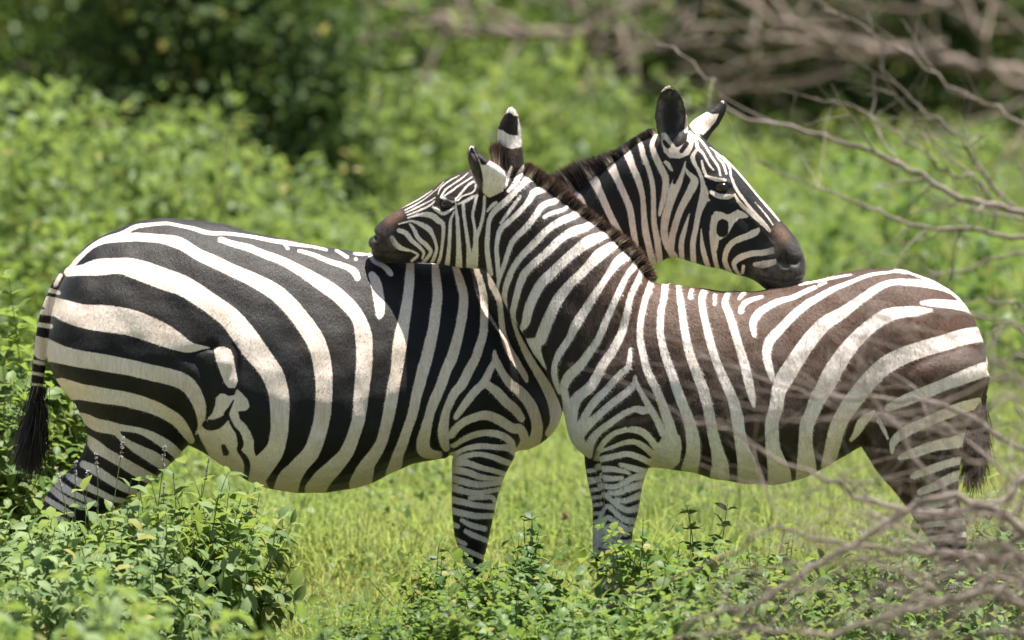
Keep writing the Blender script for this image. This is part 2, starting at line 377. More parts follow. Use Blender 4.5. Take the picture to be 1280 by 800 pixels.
def bush(name, px, Y, rx, ry, top, ncl, per, leaf, label, mat, group=None, hollow=.25):
    h = hgt(px, top, Y); st, lv = shrub(_rs, rx, ry, h, ncl, per, leaf, hollow)
    return plant(name, (leaf_mesh('stem', st), leaf_mesh('foliage', lv)), px, Y, 0, 1.0, label, group, (M_BARK, mat), 'bush')
bush('leafy_bush', 60, 8.5, 1.1, .9, 95, 210, 34, .062, 'big bright leafy bush at the left edge behind the rump', M_BUSH)
bush('leafy_bush', 190, 10.5, .9, .8, 120, 150, 34, .062, 'smaller bright bush right of the big one at the left edge', M_BUSH)
bush('leafy_bush', -60, 6.5, .9, .8, 190, 150, 34, .06, 'low leafy bush cut by the left edge of the picture', M_LEAF)
bush('leafy_bush', 640, 13, 1.3, 1.0, 40, 170, 30, .07, 'pale bushy shrub behind the ears in the middle', M_BUSH)
bush('leafy_bush', 500, 14, 1.1, 1.0, 90, 150, 30, .07, 'rounded green shrub left of the ears, under the trees', M_BUSH)
bush('leafy_bush', 1150, 9.5, .7, .6, 150, 70, 28, .06, 'deep green weedy bush behind the bare twigs at right', M_LEAFD)
bush('leafy_bush', 1270, 7, .5, .5, 300, 60, 28, .055, 'deep green bush at the right edge behind the rump', M_LEAFD)
# ------------------------------------------------------------------ trees and dead wood
def limb(rs, p, d, ln, r, out, depth, bend=.3, split=3, thin=.45):
    pth = stem_path(rs, p, d, ln, bend, 9); out.append((pth, np.linspace(r, r * thin, len(pth)), depth))
    if depth == 0: return
    for k in range(split):
        i = rs.randint(3, len(pth)); ax = unit(pth[min(i, 8)] - pth[min(i, 8) - 1])
        dr = unit(ax * .8 + rs.normal(size=3) * .6)
        limb(rs, pth[i], dr, ln * rs.uniform(.45, .75), r * (1 - .5 * i / 9) * .55, out, depth - 1, bend, split, thin)
def tree(px, Y, trunk_r, spread_r, zlow, ztop, nlimb, ncl, per, leaf, label, seed, mat):
    rs = np.random.RandomState(seed); x = xg(px, Y)
    e = tag(empty('savanna_tree', (x, Y, float(gz(x, Y)))), label, 'tree', 'trees at the back of the clearing')
    tp = stem_path(rs, (0, 0, -.05), (rs.normal() * .25, rs.normal() * .2, 1), zlow + .5, .15, 6)
    obj('trunk', leaf_mesh('trunk', tube(tp, np.linspace(trunk_r, trunk_r * .6, 7), 10)), M_BARK, e)
    tips = []
    for k in range(nlimb):
        out = []; a = k / nlimb * 2 * math.pi + rs.uniform(-.4, .4)
        limb(rs, tp[rs.randint(3, 7)], (math.cos(a), math.sin(a), rs.uniform(-.02, .55)), spread_r * rs.uniform(.7, 1.05), trunk_r * .45, out, 2, .28)
        obj('branch', leaf_mesh('branch', join([tube(p, r, 6 if d == 2 else 4) for p, r, d in out])), M_BARK, e)
        tips += [p[i] for p, r, d in out if d < 2 for i in (3, 6, 9)]
    T = np.array(tips); T = T[T[:, 2] > zlow * .6]
    C = T[rs.randint(len(T), size=ncl)] + rs.normal(size=(ncl, 3)) * .22; C[:, 2] = np.clip(C[:, 2], zlow * .8, ztop)
    top = np.stack((rs.uniform(-1, 1, ncl // 2) * spread_r, rs.uniform(-1, 1, ncl // 2) * spread_r, rs.uniform(zlow + .7, ztop, ncl // 2)), 1)
    top = top[np.hypot(top[:, 0], top[:, 1]) < spread_r]
    C = np.vstack((C, top)); obj('crown', leaf_mesh('crown', clumps(rs, C, rs.uniform(.16, .36, len(C)), per, leaf, .5)), mat, e)
def thicket(px, Y, rx, ry, h, ncl, label, mat, leaf=.07, per=34):
    st, lv = shrub(_rs, rx, ry, h, ncl, per, leaf, .35, .02)
    plant('thicket_bush', (leaf_mesh('stem', st), leaf_mesh('foliage', lv)), px, Y, 0, 1.0, label, 'thicket at the back of the clearing', (M_BARK, mat), 'bush')
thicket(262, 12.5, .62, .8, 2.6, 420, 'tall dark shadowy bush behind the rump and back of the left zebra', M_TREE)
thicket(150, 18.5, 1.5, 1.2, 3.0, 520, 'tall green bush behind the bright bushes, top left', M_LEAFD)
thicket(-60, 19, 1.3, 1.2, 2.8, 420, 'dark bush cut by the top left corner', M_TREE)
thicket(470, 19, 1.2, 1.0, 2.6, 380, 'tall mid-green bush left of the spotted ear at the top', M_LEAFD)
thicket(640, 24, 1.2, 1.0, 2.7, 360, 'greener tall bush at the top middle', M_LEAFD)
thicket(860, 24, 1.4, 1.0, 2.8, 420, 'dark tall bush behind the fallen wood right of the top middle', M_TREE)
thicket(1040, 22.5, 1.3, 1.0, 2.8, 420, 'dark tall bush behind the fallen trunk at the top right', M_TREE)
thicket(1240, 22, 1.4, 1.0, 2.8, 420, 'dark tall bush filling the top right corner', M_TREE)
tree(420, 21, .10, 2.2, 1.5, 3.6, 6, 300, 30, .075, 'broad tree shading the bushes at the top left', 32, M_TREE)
def bare(name, label, cat, mat, mains, rs, root=None, twig=(.35, 3), group=None, split=2, rough=.02, bend=.16):
    """bare wood: each main limb, with its own twigs, is one branch part"""
    o0 = np.array(root if root is not None else mains[0][0][0], float); o0[2] = float(gz(o0[0], o0[1]))
    e = tag(empty(name, tuple(o0)), label, cat, group)
    for P, r0, r1, ntw in mains:
        P = np.array(P, float); P[1:-1] += rs.normal(size=P[1:-1].shape) * rough * 3.5; S = catmull(P, 5); S = S + rs.normal(size=S.shape) * rough * np.array((1, 1, .8)); n = len(S)
        out = [tube(S, np.linspace(r0, r1, n), 7)]
        for k in range(ntw):
            i = rs.randint(2, n - 1); ax = unit(S[i] - S[i - 1]); tw = []
            limb(rs, S[i], unit(ax * .7 + rs.normal(size=3) * .75), twig[0] * rs.uniform(.4, 1.2), max(r1, (r0 + (r1 - r0) * i / n) * .5), tw, twig[1] - 1 if rs.rand() < .6 else 1, bend, split, .3)
            out += [tube(p, r, 5 if d else 4) for p, r, d in tw]
        me = leaf_mesh('branch', join(out)); v = verts(me); put(me, v - o0); obj('branch', me, mat, e)
    return e
def pp(Y, *pts): return [at(a, b, Y + (c[0] if c else 0)) for a, b, *c in pts]
_r = np.random.RandomState(77)
YF = -3.8
bare('dead_thorn_bush', 'blurred leafless thorn bush close to the camera at lower right', 'dead bush', M_TWIG, [
    (pp(YF, (1420, 900), (1350, 760), (1290, 655), (1190, 640), (1110, 672), (1020, 706), (930, 748), (850, 780)), 0.0149, 0.0028, 18),
    (pp(YF + .3, (1420, 905), (1340, 780), (1280, 705), (1200, 712), (1120, 692), (1040, 668), (965, 668), (890, 700)), 0.0130, 0.0021, 17),
    (pp(YF - .2, (1420, 910), (1330, 800), (1270, 752), (1160, 772), (1040, 786), (930, 780), (830, 800)), 0.0130, 0.0021, 16),
    (pp(YF + .2, (1420, 890), (1340, 700), (1290, 612), (1200, 628), (1120, 640), (1040, 615), (970, 575), (900, 540), (850, 520)), 0.0111, 0.0018, 16),
    (pp(YF, (1270, 752), (1210, 690), (1160, 625), (1110, 550), (1085, 470), (1075, 400)), 0.0075, 0.0014, 10),
    (pp(YF + .5, (1420, 880), (1330, 640), (1280, 560), (1210, 510), (1110, 505), (1010, 480), (910, 452), (850, 440)), 0.0084, 0.0014, 14),
    (pp(YF - .4, (1420, 860), (1340, 560), (1280, 450), (1210, 400), (1130, 400), (1060, 370)), 0.0065, 0.0014, 11),
    (pp(YF, (1290, 655), (1230, 690), (1160, 745), (1090, 800)), 0.0084, 0.0021, 8)], _r, twig=(.30, 3), rough=.006)
YM = 4.2
_q = np.random.RandomState(99); TW = []
for k in range(26):
    y0 = _q.uniform(400, 850); x1 = _q.uniform(820, 1120); y1 = np.clip(y0 + _q.uniform(-170, 130), 400, 810)
    TW.append((pp(YF + _q.uniform(-1.2, 1.0), (1400, 900), (1345, (900 + y0) / 2), (1290, y0), (1290 - (1290 - x1) * .35, y0 * .65 + y1 * .35 + _q.uniform(-30, 30)), (1290 - (1290 - x1) * .7, y0 * .3 + y1 * .7 + _q.uniform(-35, 35)), (x1, y1)), _q.uniform(.0025, .006), .001, 8))
bare('dead_thorn_bush', 'blurred tangle of fine dead twigs in front of the rump and hind legs at right', 'dead bush', M_TWIG, TW, _q, twig=(.28, 3), rough=.006)
bare('dead_branch', 'bare forked grey branches reaching in from the right edge above the rump', 'dead branch', M_TWIG, [
    (pp(YM, (1400, 760), (1360, 420), (1310, 300), (1246, 268), (1205, 238), (1150, 217), (1090, 192), (1010, 165), (930, 143), (880, 110), (845, 60), (800, 40)), 0.0136, 0.0024, 16),
    (pp(YM + .2, (1246, 268), (1220, 228), (1180, 208), (1130, 170), (1070, 138), (1015, 122)), 0.0075, 0.0018, 9),
    (pp(YM - .2, (1310, 300), (1200, 290), (1120, 286), (1060, 262), (1000, 232), (945, 196)), 0.0082, 0.0018, 11),
    (pp(YM + .1, (1360, 420), (1290, 315), (1220, 325), (1165, 334), (1120, 300)), 0.0061, 0.0018, 6),
    (pp(YM + .3, (1310, 300), (1250, 235), (1200, 185), (1150, 130), (1110, 90), (1095, 45)), 0.0068, 0.0018, 9),
    (pp(YM + .4, (1380, 300), (1300, 170), (1240, 132), (1180, 100), (1110, 55), (1030, 10)), 0.0082, 0.0024, 9),
    (pp(YM, (1370, 500), (1290, 375), (1230, 382), (1180, 372)), 0.0082, 0.0024, 5),
    (pp(YM + .2, (1380, 620), (1300, 470), (1240, 455)), 0.0068, 0.0024, 4)], _r, twig=(.32, 2), rough=.006)
YL = 16
bare('fallen_dead_tree', 'pale fallen dead trunk lying with its bare boughs along the top right', 'fallen tree', M_WOOD, [
    (pp(YL, (1420, 324), (1330, 114), (1180, 54), (1040, 46), (930, 38), (820, 66)), 0.0468, 0.0150, 8),
    (pp(YL + .5, (1330, 114), (1260, 4), (1180, -30), (1060, -40)), 0.0275, 0.0100, 7),
    (pp(YL + .3, (1180, 54), (1100, 94), (1000, 102), (900, 98), (830, 95)), 0.0248, 0.0060, 8),
    (pp(YL - .3, (1040, 46), (960, 4), (900, 4), (800, -10), (700, -20)), 0.0220, 0.0060, 8),
    (pp(YL, (930, 38), (850, 14), (770, 24), (690, 60)), 0.0165, 0.0050, 7),
    (pp(YL - .4, (1330, 114), (1270, 74), (1220, 34), (1200, -20)), 0.0275, 0.0100, 6),
    (pp(YL + .2, (860, 234), (850, 114), (875, 54), (860, 10)), 0.0165, 0.0060, 4)], _r, twig=(1.0, 4), rough=.02, bend=.2)
YL = 17
bare('fallen_dead_tree', 'grey dead boughs sloping through the leaves at the top middle', 'fallen tree', M_WOOD, [
    (pp(YL, (760, 330), (740, 90), (690, 50), (600, 40), (510, 12), (440, -10)), .035, .012, 8),
    (pp(YL + .4, (690, 50), (620, 18), (540, -10)), .022, .01, 6),
    (pp(YL - .3, (600, 40), (520, 60), (440, 46), (360, 72)), .02, .008, 6)], _r, twig=(.9, 2), rough=.02, bend=.2)

# small flowering spikes and seed heads
def spike(px, Y, top, lean, mat, label, group, cat, thick, frac):
    rs = _r; x = xg(px, Y); b = np.array((x, Y, float(gz(x, Y)))); h = hgt(px, top, Y)
    e = tag(empty(cat.replace(' ', '_'), tuple(b)), label, cat, group)
    p = stem_path(rs, (0, 0, 0), (lean, 0, 1), h, .08, 10)
    obj('stem', leaf_mesh('stem', tube(p, np.linspace(.0022, .001, 11), 4)), M_STEM, e)
    S = catmull(p, 6); S = S[int(len(S) * (1 - frac)):]; n = 90
    P = S[rs.randint(len(S), size=n)]; A = rs.normal(size=(n, 3)) + np.array((0, 0, .8)); L = thick * rs.uniform(.6, 1.3, n)
    obj('flower' if mat is M_PINK else 'seed_head', leaf_mesh('head', leaf_batch(P, A, rs.normal(size=(n, 3)), L, L * .5, np.zeros(n), rs)), mat, e)
for a, t, l in ((126, 545, .0), (134, 568, -.08), (172, 555, .12), (186, 562, .3), (110, 590, .05), (165, 600, .22), (130, 580, .0), (70, 575, .1)):
    spike(a, -.42, t, l, M_PINK, 'thin stalk with a pale pink flower spike before the striped hind leg', 'pink flower spikes at the left hind leg', 'flower spike', .0065, .08)
for a, Y, t, l in ((690, 1.8, 640, .25), (486, 2.6, 705, .1)):
    spike(a, Y, t, l, M_STRAW, 'brown grass stalk with a blurred seed head in the sunny grass', 'brown grass seed heads', 'grass stalk', .013, .12)
# ------------------------------------------------------------------ zebra coats: white bands drawn on a dark coat, in side-chart units of PX metres
# W band / B dark band: centre line x,y,width ; WP / BP: a filled patch
COAT_A = '''
W 90,333,7 100,322,6 118,308,6 131,301,8 150,294,7 168,284.5,5 190,280.5,3.6 212,280,3.6 235,284,4.5 256,290,5 280,291.5,3.8 308,295,4.4 336,300,4.2 358,303,4.4 380,307,3.6 408,312.5,3.4
W 356,304,3.6 360,310,4
W 420,313,3 434,321,4.5
W 443,316,2.8 457,317,2.8
W 445,323,4.5
W 374,313,4 396,321,5 416,328,6 434,334,7 443,340,9 447,348,7
W 128,303,5 142,299,9 168,296,10 188,297,11 202,299,11 220,303,14 230,307,14 252,320,15 290,337.5,16 320,351,18 350,370,21 374,396,22 391,420,23 399.5,440,23 403.5,460,22.5 405,480,21 404.7,500,20.5 403,520,20 398.5,540,20 391.5,560,20 385.5,570,20 376,580,20 368,590,22 361,600,27 357,614,29
W 86,340,12 104,338,14 124,334.5,20 150,333,20 170,337,25 200,347,27 230,358,26 260,377,25 286,396,27 300,412,29 318,437,30 333,456,27 342.5,472,27 348,490,25 349.7,506,24.5 349.7,528,22.5 349,540,22 345.5,558,22 340,568,24 328,582,27 318,594,30 312,606,30
W 60,378,16 75,385.5,24 88,390.5,27 104,395.5,29 130,398.5,33 160,403,32 180,409,31 200,417,29 218,425.5,23 230,431.5,17 240,434,11 252,434,5 262,434,1.5
W 55,436,28 68,440.5,25 80,444,22 100,448.5,21 130,453.5,21 160,459,20 190,466,20 214,471.5,20 229,477,20 239,486,19 248,503,16 251,518,11 250,532,6 245,543,2
W 76,483,22 90,488,23 100,489.5,20.5 130,494.5,19 160,500,18.5 190,508.5,17.5 208,516.5,16.5 222,526,15 232,539,13 239,550,9
W 100,519,7 108,524,13 120,530.5,16 136,534,16 150,534.5,9 172,538,7.5 190,545,10.5 208,556,12.5 219,565,12 226,572,11
W 136,536,12 146,541,8 152,548,7 170,560.5,11 190,571,15 202,578.5,14.5 213,586,12
W 109,548,9 120,558,15 132,566,12.5 148,575,12 166,586,12.5 180,594,13 192,600,11
W 104,580,8 120,588,10 136,598.5,9.5 152,608,8.5 168,615,7
W 86,595,6 100,603.5,8.5 112,610,7.5 124,615.5,6.5 140,623,5 156,627,5
W 74,606,9 88,615,7 100,621,5.5 120,630,5
W 64,611,5 82,625,6.5 104,634,5.5
W 56,622,4 68,630,5 90,643,5
W 58,642,5 84,652,5
W 54,668,5 86,672,5
W 54,690,5 86,694,5
W 54,716,5 86,718,5
W 54,742,5 86,744,5
WP 267,434 280,433 288,437 292,446 294,460 297,476 294,485 286,485 280,478 275,464 270,450
WP 275,492 269,498 268,508 264,518 257,526 246,541 262,570 300,604 336,612 330,600 322,577 318,565 317,550 313,540 308,532 300,524 297,514 308,513 312,508 310,500 303,492 296,486 293,494 286,495 280,492
B 292,500,2 287,510,4 283,518,7 287,524,4 292,534,4 298,542,6 301,554,8 299,563,6 306,572,8 309,582,9 307,600,9
B 258,533,13 271,530,13 283,522,8
B 279,559,7 281.5,567,9
W 276,299,7 290,304.5,7 312,311,8.5 340,321,10 360,330,11.5 380,341,13.5 400,353,17 420,367,18 434,380,18 444,392,17 450.5,404,18 454.5,420,21 455.6,440,20 455,460,20 453,480,19 451,500,18 449,520,16.5 446,532,16 441,548,16 436,560,17 430,570,17 421,580,19 411,590,20 402,600,22 394,612,24
W 465,344,9 469,352,13 472,364,14 474.5,380,13 475,390,11 474.5,395,8
W 462,318,4 468,327,5 480,333,6 487,340,7 489,343,5
W 513,318,8 512.8,330,9.5 512,350,12 510,370,12.5 507,390,14 504.5,404,15 501.5,420,17 498.5,440,17 496.5,460,15 492.5,480,15 489,500,15.5 485.5,520,15 480.5,540,14 476,554,14 468.5,568,15 460,580,17 455,592,22 450,606,25
W 543,316,8 544,332,8.5 545.5,350,11 547,370,12 544.5,390,13 542,410,13.5 537.5,430,14.5 533,450,14.5 529.7,460,15 524.5,480,14 519.5,500,13 515,520,12 508,540,12 502.5,556,13 497.5,568,13 494.5,580,15 489,592,12
W 566,322,8 570,336,8 574.5,350,10.5 579.5,370,11 578.5,390,12 575,410,12 570,430,13 564.5,448,14 558,462,13 552,480,13 543.5,500,13 536.5,520,12 531.5,540,14 529,552,16 530,562,17 538,567,12 548,568,9
W 592,322,7 596,338,7 600,350,8 604.5,370,9 605.5,390,9.5 605,410,10 603.5,420,10 598,436,11 594,448,11 587.5,460,12 577.5,480,12 567.5,492,11 559.5,510,10 555.5,526,12 554,540,14 555.5,552,12 558,562,8
W 608,332,4 611,342,4 615,355,9 620,365,9 624,376,7 626,390,6.5 627.3,405,7.3 629,420,8 634,436,10 643,450,10 649,460,9 655.3,470,8 658,476.5,4
W 640,395,4 646,415,5 652.5,430,7 660,445,9 670,462,10 680,478,12 690,496,14 695,514,16 694,530,14 688,542,12
W 617,439,3 618.5,450,8 627,467,9.5 637,480,11 650,490,13 662,504,14 669,520,13 672,536,14 668,552,15 657,562,12
W 618,450,6 612,462,8 604,478,9.5 594,488,10 584,500,9.5 574,514,8 569,522,5
W 604,477,8 612,484,10 620,490,12 632,502,12 644,512,12 652,522,10 654,526,6
W 563,545,8 573,531,9 588,522,10 606,518,11 624,525,12 640,535,12 652,538,12 656,552,10 650,562,7
W 566,558,5 578,548,7 594,542,8.5 610,540.6,9 626,544,9 638,552,9 642,562,8
W 564,571,6 580,561.6,6 600,557.6,7 620,559,7 636,560,9 646,566,10
W 564,578,5 580,571,6 596,567.5,6 612,570,6 626,575,7 642,581,6
W 564,579,6 570,578,6.5 584,578.5,7 600,584,6 616,588,5 636,594,4
W 562,586,8 568,587,8 584,590,7 600,596,6 616,598,4 628,598,2.5
W 562,597,7 580,602,7 596,605.6,6 612,605,5 630,602,4
W 562,608,8 580,614,6 596,616,5 612,614,4 627,611,4
W 587,622.4,3 600,622,4 614,621.6,4 619,626,4
W 560,623,7 580,628,6 596,631.6,5 622,634,6
W 560,637,7 580,642,6 596,645,6 616,645,5
W 577,650,3 588,656,5 606,661,5
W 560,653,6 572,658,4
W 582,664,4 594,670,5 612,677,4
W 568,674,4 582,680,3
W 574,684,4 588,690,4 604,697,4
W 578,700,4 602,712,4
W 580,716,4 606,728,4
W 582,734,4 606,742,4
W 582,750,4 606,756,4
W 582,768,4 606,772,4
W 700,222,10 717,243,11 723,248,11 728,258,10 733,269,7 738,288,6 742,310,6
W 732,212,9 742,225,12 748,238,10 756,254,9 764,272,8 772,288,9 777,298,8 783,318,7 788,340,6
W 753,190,9 763.5,207,12 771,222,9 779,240,8 787,260,8 791,280,8 794,300,7 796,316,6 797,336,5
W 776,176,9 784,191,10 790.7,208,8 798,225,8 803,244,6.5 805,266,7 807,288,8 811,308,8 816,328,9 819,342,8
W 796,168,5 802,184,6 804,195,7 809.5,208,6 815,227,6 817,251,6 818,280,7 822,304,8 825,326,7 826,340,6
W 815,158,4 819,168,5 815,181,6 820.6,199,8 828,214,8 832,225,8.5 831,242,8 826,262,5 825,269,3
W 831,202,3.5 836,207,6 840,213,4
W 856,203,5 853,213.5,8 846,229,14 839.4,249.5,11 832.6,272,10 830.4,290,9 834,306,9 843,320,10
B 854,200,4 847,216,6 843,228,3
W 855,208,4 860,216,6 866,222,9 867.5,229,12 859.6,245,11 850.6,263,10 844,283,10 840.5,301,9 839.4,318,7
W 862,267.5,3 857.4,285.5,7 853,303.5,8 853,324,7
W 865,200,4 870,208,5 876,220,6 879,232,8 880,246,13 874,265,9 871,285.5,8 867.5,306,8 867.5,332,7
W 878,247,9 886,250,5
W 877.6,286,2 879,306,6 882,321.5,7 886,336,6
WP 889,270 893.4,263.5 901,264 910,267.5 917,264 922.7,261 931.7,265 937,270 934,273 924,274 917,281 912.5,290 908,295.6 899,301 897,312.5 892,317 889,297 887,283
W 891,290,9 892,308,7 894.5,326,6 899,342,5
B 903.5,281,13 903,289,13.5
W 948,287,6 943,291,10 933,295.6,9 919,301,8.5 910,310,8 906,324,7 910,336,6 917,346,4
W 966,313,9 953,316,8 939.5,317,8 926,321.5,8.5 918,328,7 919,336,5 926,346,3
W 969,328,9 953,330.5,9 944,330.5,6
W 929.4,333,4.5 928,341,4
W 910,202,3 921.5,213.5,4.5 935,229.5,4.5 948.5,245.5,4.5 962,261.5,4 978,281,3
W 914.5,222.5,4 920,236,5 933,254,5 946,269,5 957.5,281,4.5 964,289,3
W 944,253,2 957,268,3 966,281,3
W 918,243,4 925,254,6 940,268,6 955,282,5 962,290,3
W 882,220,5 894,224,6 906,225.5,5
B 884,229.5,4 894,232,7 905,233.5,8 914,235,4
W 888.6,239.5,5.5 897,244.5,7.5 908,246,8 916,245,5
W 862,164.7,4 869.4,173,5 872,184.4,6 879,192,4.5 886,205,4 892,212.5,3
W 872,185,4 867,193,6 866,198,7 869,206,6 874,214,4.5
W 877,201,3.5 879,210,5 882,218,5
W 870,169,3.5 880.6,181,4 890,196.5,4 897.5,208,4 900.5,219,4
W 894,190,2.5 897.5,197,3.2 904,205,4 908,217,4
W 888,184,2.5 903,197,3.8 911.6,208.5,4 913.5,220,4
W 904,195,2.5 922,214,3 940,236,2.5
WP 826,165 832,166 846,184 857,178 860,164 866,168 868,178 866,186 862,194 850,199 838,198 830,190 827,178
B 830,177,5 835,183,6
B 852,189,4 858,180,5
W 858.5,134,3 858.8,150.6,5 857.5,164,6
W 827,114,2 835.6,109,3 843,112,2
WP 861,156 867.5,149 880.6,142 894,147 903,147 897.5,158 888,167.5 880.6,173 871,169.4 863,162
WP 895.6,132 902,124 909,124 909,137 906,134
BP 958,372 960,352 955,340 962,334 971,330 968,310 962,296 966,284 976,276 1012,290 1016,372
W 76,344,5 70,356,5
W 58,362,6 74,366,5
W 52,374,6 70,378,5
W 48,389,7 66,392,6
W 44,405,6 64,408,6
W 42,422,6 60,426,5
W 40,436,5 58,441,5
W 40,451,5 56,455,4
W 40,466,4 56,469,4
W 40,480,3 54,482,3
'''
